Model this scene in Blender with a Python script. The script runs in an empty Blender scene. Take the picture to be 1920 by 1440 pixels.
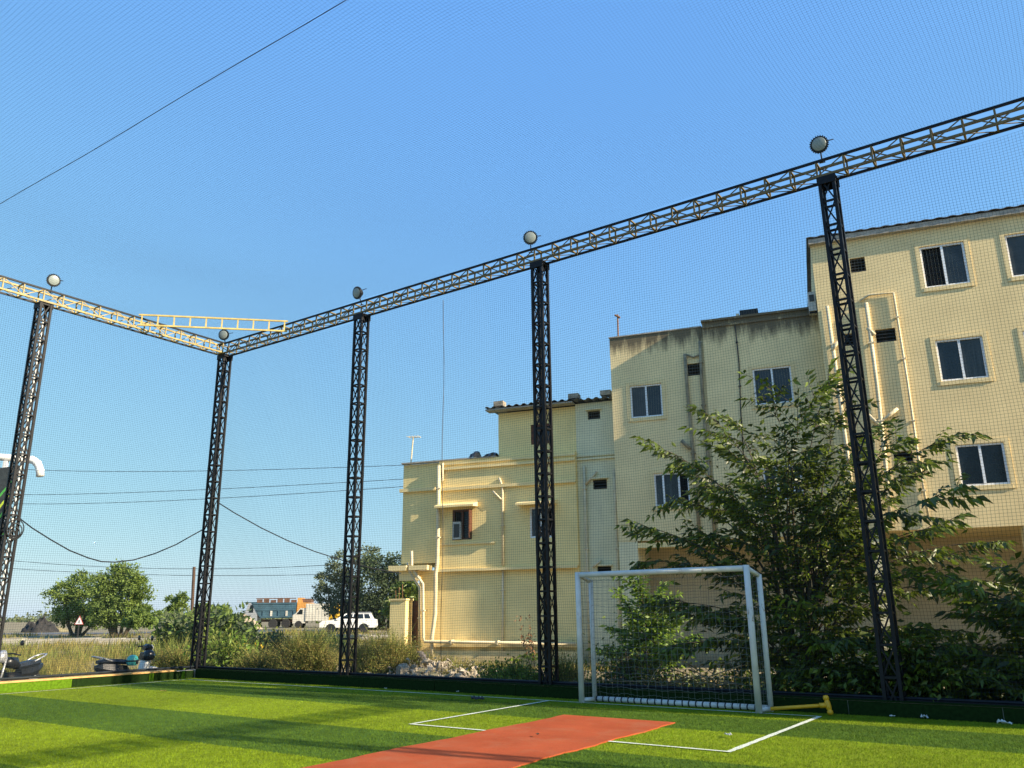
import bpy, math, random
import numpy as np
from mathutils import Vector, Matrix, Euler

random.seed(7)
RNG = np.random.default_rng(11)
S = bpy.context.scene
COL = S.collection
R = math.radians

# ------------------------------------------------------------------ camera
F_PX, PITCH, YAW, ROLL, CAM_H = 1525.86, R(15.742), R(34.818), R(-0.653), 1.5
_fwd = Vector((-math.sin(YAW) * math.cos(PITCH), math.cos(YAW) * math.cos(PITCH), math.sin(PITCH)))
_r0 = Vector((math.cos(YAW), math.sin(YAW), 0))
_u0 = _r0.cross(_fwd)
_rt = math.cos(ROLL) * _r0 + math.sin(ROLL) * _u0
_up = -math.sin(ROLL) * _r0 + math.cos(ROLL) * _u0
cam_d = bpy.data.cameras.new('camera')
cam = bpy.data.objects.new('camera', cam_d)
COL.objects.link(cam)
cam_d.sensor_width = 36
cam_d.lens = F_PX / 1920 * 36
cam_d.clip_start = 0.1
cam_d.clip_end = 3000
M = Matrix((_rt, _up, -_fwd)).transposed().to_4x4()
M.translation = (0, 0, CAM_H)
cam.matrix_world = M
S.camera = cam

# ------------------------------------------------------------------ world, sun, exposure
SUN_AZ, SUN_EL = R(7.0), R(26.0)          # azimuth from +X towards +Y
SKY_STRENGTH, SUN_STRENGTH, EXPOSURE = 0.10, 5.0, 1.13
w = bpy.data.worlds.new('World')
S.world = w
w.use_nodes = True
nt = w.node_tree
sky = nt.nodes.new('ShaderNodeTexSky')
sky.sky_type = 'NISHITA'
sky.sun_disc = False
sky.sun_elevation = SUN_EL
sky.sun_rotation = R(90) - SUN_AZ
sky.altitude = 0
sky.air_density = 1.0
sky.dust_density = 0.3
sky.ozone_density = 8.0
bg = nt.nodes['Background']
# the phone's tone curve on the clear sky: every channel of the sky texture through one gamma and gain
sepc = nt.nodes.new('ShaderNodeSeparateColor'); comb = nt.nodes.new('ShaderNodeCombineColor')
nt.links.new(sky.outputs[0], sepc.inputs[0])
for i, (g, k) in enumerate(((.57, 1.37), (.37, 2.09), (-.02, 4.5))):
    pw = nt.nodes.new('ShaderNodeMath'); pw.operation = 'POWER'; pw.inputs[1].default_value = g
    ml = nt.nodes.new('ShaderNodeMath'); ml.operation = 'MULTIPLY'; ml.inputs[1].default_value = k
    nt.links.new(sepc.outputs[i], pw.inputs[0]); nt.links.new(pw.outputs[0], ml.inputs[0]); nt.links.new(ml.outputs[0], comb.inputs[i])
nt.links.new(comb.outputs[0], bg.inputs[0])
bg.inputs[1].default_value = SKY_STRENGTH
sun_d = bpy.data.lights.new('sun', 'SUN')
sun_d.energy = SUN_STRENGTH
sun_d.angle = R(0.5)
sun_d.color = (1.0, 0.85, 0.64)
sun = bpy.data.objects.new('sun', sun_d)
COL.objects.link(sun)
SDIR = Vector((math.cos(SUN_EL) * math.cos(SUN_AZ), math.cos(SUN_EL) * math.sin(SUN_AZ), math.sin(SUN_EL)))
sun.rotation_euler = SDIR.to_track_quat('Z', 'Y').to_euler()
S.view_settings.view_transform = 'Standard'
S.view_settings.look = 'None'
S.view_settings.exposure = EXPOSURE
S.view_settings.gamma = 1
S.view_settings.use_curve_mapping = False
S.cycles.max_bounces = 6
S.cycles.transparent_max_bounces = 6

# ------------------------------------------------------------------ surveying: a photo pixel to a point in the place
CAMP = Vector((0, 0, CAM_H))
def ray(px, py):
    return _fwd + _rt * ((px - 960) / F_PX) - _up * ((py - 720) / F_PX)
def on_z(px, py, z=0.0):
    d = ray(px, py); return CAMP + d * ((z - CAM_H) / d.z)
def on_y(px, py, y):
    d = ray(px, py); return CAMP + d * (y / d.y)
def on_x(px, py, x):
    d = ray(px, py); return CAMP + d * (x / d.x)
FH = Vector((-math.sin(YAW), math.cos(YAW), 0)); RH = Vector((math.cos(YAW), math.sin(YAW), 0))
def on_d(px, py, dist):
    d = ray(px, py); return CAMP + d * (dist / d.dot(FH))
AL = R(15.0)
FN = Vector((-math.sin(AL), math.cos(AL), 0)); FU = Vector((math.cos(AL), math.sin(AL), 0))
def on_f(px, py, D):
    d = ray(px, py); p = CAMP + d * (D / d.dot(FN)); return p.dot(FU), p.z

# ------------------------------------------------------------------ materials
def mat(name, col, rough=0.8, var=0.15, scale=8.0, bump=0.0, bscale=None, metal=0.0, spec=0.5, col2=None, detail=5.0,
        stretch=(1, 1, 1), translucent=0.0, island=0.0, big=0.0, bigscale=.35):
    m = bpy.data.materials.new(name)
    m.use_nodes = True
    t = m.node_tree; N = t.nodes; L = t.links
    b = N['Principled BSDF']
    b.inputs['Roughness'].default_value = rough
    b.inputs['Metallic'].default_value = metal
    b.inputs['Specular IOR Level'].default_value = spec
    tc = N.new('ShaderNodeTexCoord'); mp = N.new('ShaderNodeMapping'); mp.inputs['Scale'].default_value = stretch
    L.new(tc.outputs['Object'], mp.inputs[0])
    no = N.new('ShaderNodeTexNoise'); no.inputs['Scale'].default_value = scale; no.inputs['Detail'].default_value = detail
    L.new(mp.outputs[0], no.inputs['Vector'])
    rp = N.new('ShaderNodeValToRGB')
    rp.color_ramp.elements[0].position = 0.3; rp.color_ramp.elements[1].position = 0.7
    a = tuple(max(0, c * (1 - var)) for c in col); c2 = col2 if col2 else tuple(c * (1 + var) for c in col)
    rp.color_ramp.elements[0].color = (*a, 1); rp.color_ramp.elements[1].color = (*c2, 1)
    L.new(no.outputs[0], rp.inputs[0])
    out = rp.outputs[0]
    if big:      # broad wear and fading
        nb = N.new('ShaderNodeTexNoise'); nb.inputs['Scale'].default_value = bigscale; nb.inputs['Detail'].default_value = 7; nb.inputs['Roughness'].default_value = .6
        L.new(tc.outputs['Object'], nb.inputs['Vector'])
        mb_ = N.new('ShaderNodeMapRange'); mb_.inputs['From Min'].default_value = .3; mb_.inputs['From Max'].default_value = .7; mb_.inputs['To Min'].default_value = 1 - big; mb_.inputs['To Max'].default_value = 1 + big
        L.new(nb.outputs[0], mb_.inputs[0])
        vb = N.new('ShaderNodeVectorMath'); vb.operation = 'SCALE'; L.new(out, vb.inputs[0]); L.new(mb_.outputs[0], vb.inputs['Scale']); out = vb.outputs[0]
    if island:
        g = N.new('ShaderNodeNewGeometry')
        mr = N.new('ShaderNodeMapRange'); mr.inputs['To Min'].default_value = 1 - island; mr.inputs['To Max'].default_value = 1 + island
        L.new(g.outputs['Random Per Island'], mr.inputs[0])
        mx = N.new('ShaderNodeVectorMath'); mx.operation = 'SCALE'
        L.new(out, mx.inputs[0]); L.new(mr.outputs[0], mx.inputs['Scale']); out = mx.outputs[0]
    L.new(out, b.inputs['Base Color'])
    if bump:
        n2 = N.new('ShaderNodeTexNoise'); n2.inputs['Scale'].default_value = bscale or scale * 4; n2.inputs['Detail'].default_value = 6
        L.new(mp.outputs[0], n2.inputs['Vector'])
        bp = N.new('ShaderNodeBump'); bp.inputs['Strength'].default_value = bump; bp.inputs['Distance'].default_value = 0.02
        L.new(n2.outputs[0], bp.inputs['Height']); L.new(bp.outputs[0], b.inputs['Normal'])
    if translucent:
        tr = N.new('ShaderNodeBsdfTranslucent'); ms = N.new('ShaderNodeMixShader'); ms.inputs[0].default_value = translucent
        L.new(out, tr.inputs[0]); L.new(b.outputs[0], ms.inputs[1]); L.new(tr.outputs[0], ms.inputs[2])
        L.new(ms.outputs[0], N['Material Output'].inputs[0])
    return m

def wall_mat(name, col, stain_z=None, stain_h=1.2, stain=0.6):
    """painted plaster: mottled, damp streaks hanging from the parapet and rain marks low down"""
    m = mat(name, col, rough=0.9, var=0.06, scale=1.3, bump=0.15, bscale=30, spec=0.2, big=.07, bigscale=.8)
    t = m.node_tree; N = t.nodes; L = t.links
    b = N['Principled BSDF']; src = b.inputs['Base Color'].links[0].from_socket
    tc = N.new('ShaderNodeTexCoord')
    mp = N.new('ShaderNodeMapping'); mp.inputs['Scale'].default_value = (3.2, 3.2, 0.35)
    L.new(tc.outputs['Object'], mp.inputs[0])
    no = N.new('ShaderNodeTexNoise'); no.inputs['Scale'].default_value = 1.6; no.inputs['Detail'].default_value = 8; no.inputs['Roughness'].default_value = 0.7
    L.new(mp.outputs[0], no.inputs['Vector'])
    th = N.new('ShaderNodeMapRange'); th.inputs['From Min'].default_value = 0.56; th.inputs['From Max'].default_value = 0.78
    L.new(no.outputs[0], th.inputs[0])
    fac = th.outputs[0]; amount = 0.30
    sep = N.new('ShaderNodeSeparateXYZ'); L.new(tc.outputs['Object'], sep.inputs[0])
    mx = N.new('ShaderNodeMix'); mx.data_type = 'RGBA'
    mul = N.new('ShaderNodeMath'); mul.operation = 'MULTIPLY'; mul.inputs[1].default_value = amount
    L.new(fac, mul.inputs[0])
    L.new(mul.outputs[0], mx.inputs['Factor']); L.new(src, mx.inputs['A']); mx.inputs['B'].default_value = (col[0] * .45, col[1] * .42, col[2] * .5, 1)
    outc = mx.outputs['Result']
    # rising damp and splashed mud along the foot of the wall
    zb = N.new('ShaderNodeMapRange'); zb.interpolation_type = 'SMOOTHSTEP'
    zb.inputs['From Min'].default_value = 1.5; zb.inputs['From Max'].default_value = -.3
    L.new(sep.outputs['Z'], zb.inputs[0])
    nd = N.new('ShaderNodeTexNoise'); nd.inputs['Scale'].default_value = 1.9; nd.inputs['Detail'].default_value = 9; nd.inputs['Roughness'].default_value = .7
    L.new(tc.outputs['Object'], nd.inputs['Vector'])
    ab = N.new('ShaderNodeMath'); ab.operation = 'MULTIPLY_ADD'; ab.inputs[1].default_value = .5; L.new(zb.outputs[0], ab.inputs[0]); L.new(nd.outputs[0], ab.inputs[2])
    sb_ = N.new('ShaderNodeMapRange'); sb_.inputs['From Min'].default_value = .68; sb_.inputs['From Max'].default_value = 1.0; sb_.inputs['To Max'].default_value = .5
    L.new(ab.outputs[0], sb_.inputs[0])
    mb2 = N.new('ShaderNodeMix'); mb2.data_type = 'RGBA'
    L.new(sb_.outputs[0], mb2.inputs['Factor']); L.new(outc, mb2.inputs['A']); mb2.inputs['B'].default_value = (.24, .19, .12, 1)
    outc = mb2.outputs['Result']
    if stain_z is not None:
        zz = N.new('ShaderNodeMapRange'); zz.interpolation_type = 'SMOOTHSTEP'
        zz.inputs['From Min'].default_value = stain_z - stain_h; zz.inputs['From Max'].default_value = stain_z + .1
        L.new(sep.outputs['Z'], zz.inputs[0])
        n3 = N.new('ShaderNodeTexNoise'); n3.inputs['Scale'].default_value = 1.0; n3.inputs['Detail'].default_value = 10; n3.inputs['Roughness'].default_value = .75
        mp3 = N.new('ShaderNodeMapping'); mp3.inputs['Scale'].default_value = (4.5, 4.5, 0.55); mp3.inputs['Location'].default_value = (3.1, 0, 0)
        L.new(tc.outputs['Object'], mp3.inputs[0]); L.new(mp3.outputs[0], n3.inputs['Vector'])
        ad = N.new('ShaderNodeMath'); ad.operation = 'MULTIPLY_ADD'; ad.inputs[1].default_value = .66; L.new(zz.outputs[0], ad.inputs[0]); L.new(n3.outputs[0], ad.inputs[2])
        st = N.new('ShaderNodeMapRange'); st.inputs['From Min'].default_value = .84; st.inputs['From Max'].default_value = 1.10; st.inputs['To Max'].default_value = stain
        L.new(ad.outputs[0], st.inputs[0])
        m2 = N.new('ShaderNodeMix'); m2.data_type = 'RGBA'
        L.new(st.outputs[0], m2.inputs['Factor']); L.new(outc, m2.inputs['A']); m2.inputs['B'].default_value = (.075, .062, .045, 1)
        outc = m2.outputs['Result']
    L.new(outc, b.inputs['Base Color'])
    return m

MT = {}
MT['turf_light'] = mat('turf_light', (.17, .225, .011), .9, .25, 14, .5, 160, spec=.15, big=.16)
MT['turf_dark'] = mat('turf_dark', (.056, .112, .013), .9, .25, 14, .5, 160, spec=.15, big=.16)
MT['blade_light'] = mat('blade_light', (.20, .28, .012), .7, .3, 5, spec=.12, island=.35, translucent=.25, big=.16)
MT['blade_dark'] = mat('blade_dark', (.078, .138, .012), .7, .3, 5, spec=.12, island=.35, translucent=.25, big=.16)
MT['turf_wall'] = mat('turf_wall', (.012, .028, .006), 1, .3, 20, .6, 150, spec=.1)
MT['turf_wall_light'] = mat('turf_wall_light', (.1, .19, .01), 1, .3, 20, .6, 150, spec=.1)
MT['line'] = mat('line_paint', (.62, .66, .55), .9, .2, 30, .4, 150)
MT['mat_red'] = mat('mat_red', (.39, .082, .031), .95, .1, 60.0, .5, 260, spec=.1, detail=9, big=.16, bigscale=1.1)
MT['concrete'] = mat('concrete', (.36, .33, .28), .9, .25, 6, .3, 40)
MT['coping'] = mat('coping_orange', (.62, .36, .13), .85, .2, 5, .2)
MT['black_steel'] = mat('black_steel', (.007, .008, .011), .5, .5, 9, .05, spec=.25)
MT['dark_steel'] = mat('dark_steel', (.012, .018, .022), .6, .4, 9, spec=.25)
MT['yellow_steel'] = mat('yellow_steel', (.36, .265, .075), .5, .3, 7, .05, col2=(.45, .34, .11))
MT['pale_steel'] = mat('pale_yellow_steel', (.62, .47, .16), .5, .2, 7)
MT['net'] = mat('net_twine', (.012, .03, .035), .8, .3, 3)
MT['bronze_steel'] = mat('bronze_steel', (.13, .095, .034), .55, .3, 7, .05, col2=(.2, .15, .055))  # the yellow beam paint again, darkened for the shade on the back beam
MT['goal_paint'] = mat('goal_paint', (.62, .62, .6), .5, .12, 3, .05, col2=(.7, .7, .68))
MT['rust'] = mat('rust', (.2, .1, .045), .9, .4, 20, .3)
MT['white_cord'] = mat('white_cord', (.55, .55, .52), .8, .1)
MT['lamp_glass'] = mat('lamp_glass', (.27, .31, .295), .35, .06, 6, spec=.5)
MT['yellow_paint'] = mat('yellow_paint', (.72, .36, .01), .45, .12, 8)
MT['wall_house'] = wall_mat('wall_house', (.90, .71, .325))
MT['wall_stair'] = wall_mat('wall_stair', (.76, .70, .46))
MT['trim'] = wall_mat('trim_house', (.88, .70, .35))
MT['old_rust'] = mat('old_rust', (.085, .05, .032), .9, .4, 20, .3)
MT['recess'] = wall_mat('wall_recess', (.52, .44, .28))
MT['pipe'] = mat('pvc_pipe', (.66, .56, .36), .6, .15, 4)
MT['white_frame'] = mat('white_frame', (.80, .82, .84), .4, .06)
MT['pane'] = mat('window_pane', (.012, .017, .021), .12, .3, 3, spec=.5)
MT['pane_b'] = mat('window_pane_curtain', (.02, .027, .03), .16, .6, 5, spec=.5, stretch=(7, 7, .2), col2=(.05, .055, .055))
MT['pane_c'] = mat('window_pane_dusty', (.028, .034, .037), .3, .5, 2.2, spec=.45)
MT['curtain'] = mat('curtain', (.05, .035, .03), .9, .4, 9, stretch=(6, 6, .3))
MT['dark_room'] = mat('dark_room', (.012, .011, .01), .95, .3)
MT['louvre'] = mat('louvre', (.04, .042, .04), .6, .3)
MT['brown_wood'] = mat('brown_wood', (.1, .035, .016), .6, .4, 6, stretch=(1, 1, 4))
MT['roof_sheet'] = mat('roof_sheet', (.15, .14, .13), .6, .35, 3, .1, metal=.3)
MT['soil'] = mat('soil', (.24, .19, .115), 1, .35, 1.2, .8, 12, col2=(.26, .23, .12), detail=10)
MT['field'] = mat('field', (.26, .215, .11), 1, .4, .25, .8, 3, col2=(.29, .23, .13), detail=12)
MT['asphalt'] = mat('asphalt', (.10, .105, .115), .9, .2, 2, .2)
MT['kerb'] = mat('kerb_concrete', (.40, .37, .31), .9, .25, 1.5)
MT['bark'] = mat('bark', (.07, .055, .035), .95, .35, 10, .6, 30)
MT['twig'] = mat('dry_twig', (.27, .19, .09), .95, .4, 6)
MT['leaf_dark'] = mat('leaf_dark', (.055, .09, .011), .42, .25, 2, translucent=.42, island=.55, col2=(.12, .16, .016))
MT['leaf_mid'] = mat('leaf_mid', (.095, .15, .017), .42, .25, 2, translucent=.42, island=.5, col2=(.17, .225, .022))
MT['leaf_bright'] = mat('leaf_bright', (.14, .25, .03), .5, .25, 2, translucent=.42, island=.45, col2=(.22, .33, .04))
MT['leaf_far'] = mat('leaf_far', (.17, .26, .055), .7, .25, .5, translucent=.45, island=.4, col2=(.23, .31, .06))
MT['leaf_far_dark'] = mat('leaf_far_dark', (.055, .088, .035), .7, .25, .5, translucent=.3, island=.4, col2=(.08, .115, .042))
MT['leaf_grey'] = mat('leaf_grey', (.13, .17, .085), .7, .25, .5, translucent=.35, island=.4, col2=(.17, .2, .09))
MT['dry_grass'] = mat('dry_grass', (.28, .235, .062), .8, .3, .6, translucent=.4, island=.5, col2=(.36, .3, .085))
MT['green_grass'] = mat('green_grass', (.17, .2, .04), .8, .3, .6, translucent=.4, island=.5)
MT['yellow_flower'] = mat('yellow_flower', (.6, .4, .02), .7, .3, 4, island=.3)
MT['stone'] = mat('stone', (.35, .29, .21), .95, .4, 5, .7, 14, col2=(.5, .43, .33))
MT['sand'] = mat('sand', (.42, .33, .23), 1, .2, 4, .4)
MT['char'] = mat('char', (.03, .028, .027), .9, .6, 3, .5)
MT['white_paint'] = mat('white_paint', (.72, .72, .7), .35, .06)
MT['tyre'] = mat('tyre', (.02, .02, .021), .85, .3)
MT['black_plastic'] = mat('black_plastic', (.014, .016, .02), .35, .3)
MT['seat_blue'] = mat('seat_dark', (.016, .022, .032), .5, .3)
MT['silver'] = mat('silver_paint', (.45, .46, .47), .35, .15, metal=.4)
MT['turquoise'] = mat('turquoise', (.07, .42, .38), .35, .1)
MT['truck_blue'] = mat('truck_blue', (.045, .10, .135), .6, .3, 1.2)
MT['truck_orange'] = mat('truck_orange', (.55, .26, .06), .6, .25, 1.2)
MT['truck_rust'] = mat('truck_rust', (.13, .07, .045), .9, .4, 2)
MT['truck_white'] = mat('truck_white', (.55, .53, .46), .6, .15, 1)
MT['truck_yellow'] = mat('truck_yellow', (.68, .40, .01), .5, .12)
MT['red'] = mat('sign_red', (.5, .05, .03), .5, .1)
MT['cable'] = mat('cable_black', (.012, .013, .016), .6, .3)
MT['litter_white'] = mat('litter_white', (.6, .6, .58), .6, .15)
MT['litter_blue'] = mat('litter_blue', (.08, .22, .45), .5, .15)
MT['shoe_blue'] = mat('shoe_blue', (.05, .09, .3), .5, .15)
MT['ac_white'] = mat('ac_white', (.5, .5, .46), .6, .15)

# ------------------------------------------------------------------ mesh helpers
class MB:
    def __init__(s): s.v = []; s.f = []; s.mi = []; s.m = 0
    def add(s, vs, fs):
        o = len(s.v); s.v.extend([tuple(v) for v in vs])
        for f in fs: s.f.append([o + i for i in f]); s.mi.append(s.m)
    def box(s, lo, hi):
        x0, y0, z0 = lo; x1, y1, z1 = hi
        s.add([(x0, y0, z0), (x1, y0, z0), (x1, y1, z0), (x0, y1, z0), (x0, y0, z1), (x1, y0, z1), (x1, y1, z1), (x0, y1, z1)],
              [(0, 3, 2, 1), (4, 5, 6, 7), (0, 1, 5, 4), (1, 2, 6, 5), (2, 3, 7, 6), (3, 0, 4, 7)])
    def hexa(s, p):   # eight corners, bottom ring then top ring
        s.add(p, [(0, 3, 2, 1), (4, 5, 6, 7), (0, 1, 5, 4), (1, 2, 6, 5), (2, 3, 7, 6), (3, 0, 4, 7)])
    def bar(s, p, q, w, h=None, up=(0, 0, 1)):
        p, q = Vector(p), Vector(q); d = (q - p).normalized(); u = Vector(up)
        if abs(d.dot(u)) > .95: u = Vector((1, 0, 0))
        a = d.cross(u).normalized(); b = a.cross(d).normalized(); h = h or w
        a = a * (w / 2); b = b * (h / 2)
        s.hexa([p - a - b, p + a - b, q + a - b, q - a - b, p - a + b, p + a + b, q + a + b, q - a + b])
    def tube(s, pts, r, n=8, cap=True):
        pts = [Vector(p) for p in pts]; k = len(pts); rs = r if isinstance(r, (list, tuple)) else [r] * k
        prev = None; vs = []
        for i, p in enumerate(pts):
            d = (pts[min(i + 1, k - 1)] - pts[max(i - 1, 0)])
            if d.length < 1e-9: d = Vector((0, 0, 1))
            d.normalize()
            if prev is None:
                u = Vector((0, 0, 1)) if abs(d.z) < .9 else Vector((1, 0, 0))
                a = d.cross(u).normalized()
            else:
                a = (prev - d * prev.dot(d)); a = a.normalized() if a.length > 1e-6 else d.orthogonal().normalized()
            prev = a; b = d.cross(a)
            for j in range(n):
                t = 2 * math.pi * j / n; vs.append(p + (a * math.cos(t) + b * math.sin(t)) * rs[i])
        fs = [(i * n + j, i * n + (j + 1) % n, (i + 1) * n + (j + 1) % n, (i + 1) * n + j) for i in range(k - 1) for j in range(n)]
        if cap: fs += [tuple(range(n))[::-1], tuple((k - 1) * n + j for j in range(n))]
        s.add(vs, fs)
    def lathe(s, prof, n=20, axis='z', c=(0, 0, 0)):
        vs = []; k = len(prof)
        for r, z in prof:
            for j in range(n):
                t = 2 * math.pi * j / n; x, y = r * math.cos(t), r * math.sin(t)
                v = {'z': (x, y, z), 'y': (x, z, y), 'x': (z, x, y)}[axis]; vs.append((v[0] + c[0], v[1] + c[1], v[2] + c[2]))
        fs = [(i * n + j, i * n + (j + 1) % n, (i + 1) * n + (j + 1) % n, (i + 1) * n + j) for i in range(k - 1) for j in range(n)]
        fs += [tuple(range(n))[::-1], tuple((k - 1) * n + j for j in range(n))]
        s.add(vs, fs)
    def prism(s, poly, y0, y1):   # polygon in x,z pulled along y
        n = len(poly); vs = [(x, y0, z) for x, z in poly] + [(x, y1, z) for x, z in poly]
        s.add(vs, [tuple(range(n)), tuple(range(2 * n - 1, n - 1, -1))] + [(i, (i + 1) % n + 0, (i + 1) % n + n, i + n)[::-1] for i in range(n)])
    def mesh(s, name, mats, smooth=False):
        me = bpy.data.meshes.new(name); me.from_pydata(s.v, [], s.f)
        for m in (mats if isinstance(mats, (list, tuple)) else [mats]): me.materials.append(MT[m] if isinstance(m, str) else m)
        if len(me.materials) > 1: me.polygons.foreach_set('material_index', s.mi)
        if smooth: me.polygons.foreach_set('use_smooth', [True] * len(me.polygons))
        me.update(); return me
    def build(s, name, mats, parent=None, smooth=False, **kw):
        return link(name, s.mesh(name, mats, smooth), parent, **kw)

def link(name, data, parent=None, label=None, cat=None, group=None, kind=None, loc=None, rot=None):
    o = bpy.data.objects.new(name, data); COL.objects.link(o)
    if parent is not None: o.parent = parent
    if loc is not None: o.location = loc
    if rot is not None: o.rotation_euler = rot
    for k, v in (('label', label), ('category', cat), ('group', group), ('kind', kind)):
        if v: o[k] = v
    return o
def thing(name, label, cat, loc=(0, 0, 0), rz=0.0, group=None):
    return link(name, None, None, label, cat, group, None, loc, (0, 0, rz))
def copy_thing(o, label, loc, rz=None, group=None):
    c = o.copy(); COL.objects.link(c); c.location = loc; c['label'] = label
    if rz is not None: c.rotation_euler = (0, 0, rz)
    if group: c['group'] = group
    def rec(a, b):
        for ch in list(a.children):
            d = ch.copy(); COL.objects.link(d); d.parent = b; rec(ch, d)
    rec(o, c)
    return c
def np_mesh(name, V, Fq, mats, tri=False, smooth=False):
    k = 3 if tri else 4
    me = bpy.data.meshes.new(name); V = np.asarray(V, np.float32).reshape(-1, 3); Fq = np.asarray(Fq, np.int32).reshape(-1, k)
    me.vertices.add(len(V)); me.vertices.foreach_set('co', V.ravel())
    me.loops.add(Fq.size); me.loops.foreach_set('vertex_index', Fq.ravel())
    me.polygons.add(len(Fq)); me.polygons.foreach_set('loop_start', np.arange(0, Fq.size, k, dtype=np.int32))
    me.polygons.foreach_set('loop_total', np.full(len(Fq), k, np.int32))
    for m in (mats if isinstance(mats, (list, tuple)) else [mats]): me.materials.append(MT[m])
    me.update(calc_edges=True)
    if smooth: me.polygons.foreach_set('use_smooth', [True] * len(Fq))
    return me

def dusty(m, col, scale, lo, hi, amt):
    """pale dust trodden into a surface"""
    t = m.node_tree; N = t.nodes; L = t.links; b = N['Principled BSDF']; src = b.inputs['Base Color'].links[0].from_socket
    tc = N.new('ShaderNodeTexCoord'); no = N.new('ShaderNodeTexNoise'); no.inputs['Scale'].default_value = scale; no.inputs['Detail'].default_value = 9; no.inputs['Roughness'].default_value = .68
    L.new(tc.outputs['Object'], no.inputs['Vector'])
    r = N.new('ShaderNodeMapRange'); r.inputs['From Min'].default_value = lo; r.inputs['From Max'].default_value = hi; r.inputs['To Max'].default_value = amt; L.new(no.outputs[0], r.inputs[0])
    mx = N.new('ShaderNodeMix'); mx.data_type = 'RGBA'; L.new(r.outputs[0], mx.inputs['Factor']); L.new(src, mx.inputs['A']); mx.inputs['B'].default_value = (*col, 1)
    L.new(mx.outputs['Result'], b.inputs['Base Color'])
dusty(MT['mat_red'], (.36, .15, .08), 1.6, .5, .72, .55)
dusty(MT['mat_red'], (.2, .05, .025), 7, .64, .74, .5)
dusty(MT['turf_light'], (.12, .13, .04), .9, .56, .74, .4)
dusty(MT['turf_dark'], (.06, .075, .03), .9, .56, .74, .4)

# ------------------------------------------------------------------ ground outside
def sstep(a, b, x):
    t = np.clip((x - a) / (b - a), 0, 1); return t * t * (3 - 2 * t)
def terr(x, y):
    x = np.asarray(x, float); y = np.asarray(y, float)
    d = x * FH.x + y * FH.y
    l = sstep(-18.5, -21.0, x)
    near = -0.15 * (1 - l) - 0.30 * l
    t = sstep(26, 85, d)
    return near * (1 - t) + 0.12 * t + 0.05 * np.sin(x * .9 + 1) * np.sin(y * .7) * sstep(14, 22, np.hypot(x, y)) * (d < 120)
def zt(x, y): return float(terr(x, y))
_f = np.concatenate([np.linspace(-60, 8, 18), np.linspace(9, 60, 86), np.linspace(61, 130, 50), np.geomspace(136, 2500, 26)])
_r = np.concatenate([-np.geomspace(2500, 92, 20), np.linspace(-90, 60, 150), np.geomspace(62, 2500, 22)])
FF, RR = np.meshgrid(_f, _r, indexing='ij')
GX = FF * FH.x + RR * RH.x; GY = FF * FH.y + RR * RH.y
inside = (GX > -19.9) & (GX < 9) & (GY < 13.9) & (GY > -6)
GZ = terr(GX, GY) - np.where(inside, .2, 0)
nr = len(_r); idx = np.arange(len(_f) * nr).reshape(len(_f), nr)
q = np.stack([idx[:-1, :-1], idx[:-1, 1:], idx[1:, 1:], idx[1:, :-1]], -1).reshape(-1, 4)
link('ground', np_mesh('ground', np.stack([GX, GY, GZ], -1), q, 'field', smooth=True), kind='structure')

def strip_along(name, m, f0, f1, r0, r1, dz, step=3.0, curve=0.0):
    rs = np.arange(r0, r1 + step, step); fs = np.linspace(f0, f1, 4)
    A, B = np.meshgrid(fs, rs, indexing='ij'); A = A + curve * (B / 50) ** 2
    X = A * FH.x + B * RH.x; Y = A * FH.y + B * RH.y; Z = terr(X, Y) + dz
    n = len(rs); ii = np.arange(4 * n).reshape(4, n)
    qq = np.stack([ii[:-1, :-1], ii[:-1, 1:], ii[1:, 1:], ii[1:, :-1]], -1).reshape(-1, 4)
    return link(name, np_mesh(name, np.stack([X, Y, Z], -1), qq, m, smooth=True), kind='structure')
strip_along('road', 'asphalt', 55.5, 63, -110, 40, .03)
strip_along('far_road', 'asphalt', 78, 84, -130, 50, .03)
strip_along('road_verge', 'soil', 84.3, 118, -130, 50, .02)
# concrete kerb of the near road, a raised run of blocks
kb = link('kerb', None, kind='structure')
for i in range(60):
    r0 = -70 + i * 1.6
    if r0 > 18: break
    a, b = 54.6, 55.2
    c = [(a, r0 + .03), (a, r0 + 1.57), (b, r0 + 1.57), (b, r0 + .03)]
    P = [FH * f + RH * r for f, r in c]
    z0 = zt(P[0].x, P[0].y)
    h = .34 + .03 * random.random()
    b = MB(); b.hexa([(p.x, p.y, z0 - .2) for p in P] + [(p.x, p.y, z0 + h) for p in P]); b.build('kerb_block', 'kerb', kb)

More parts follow.
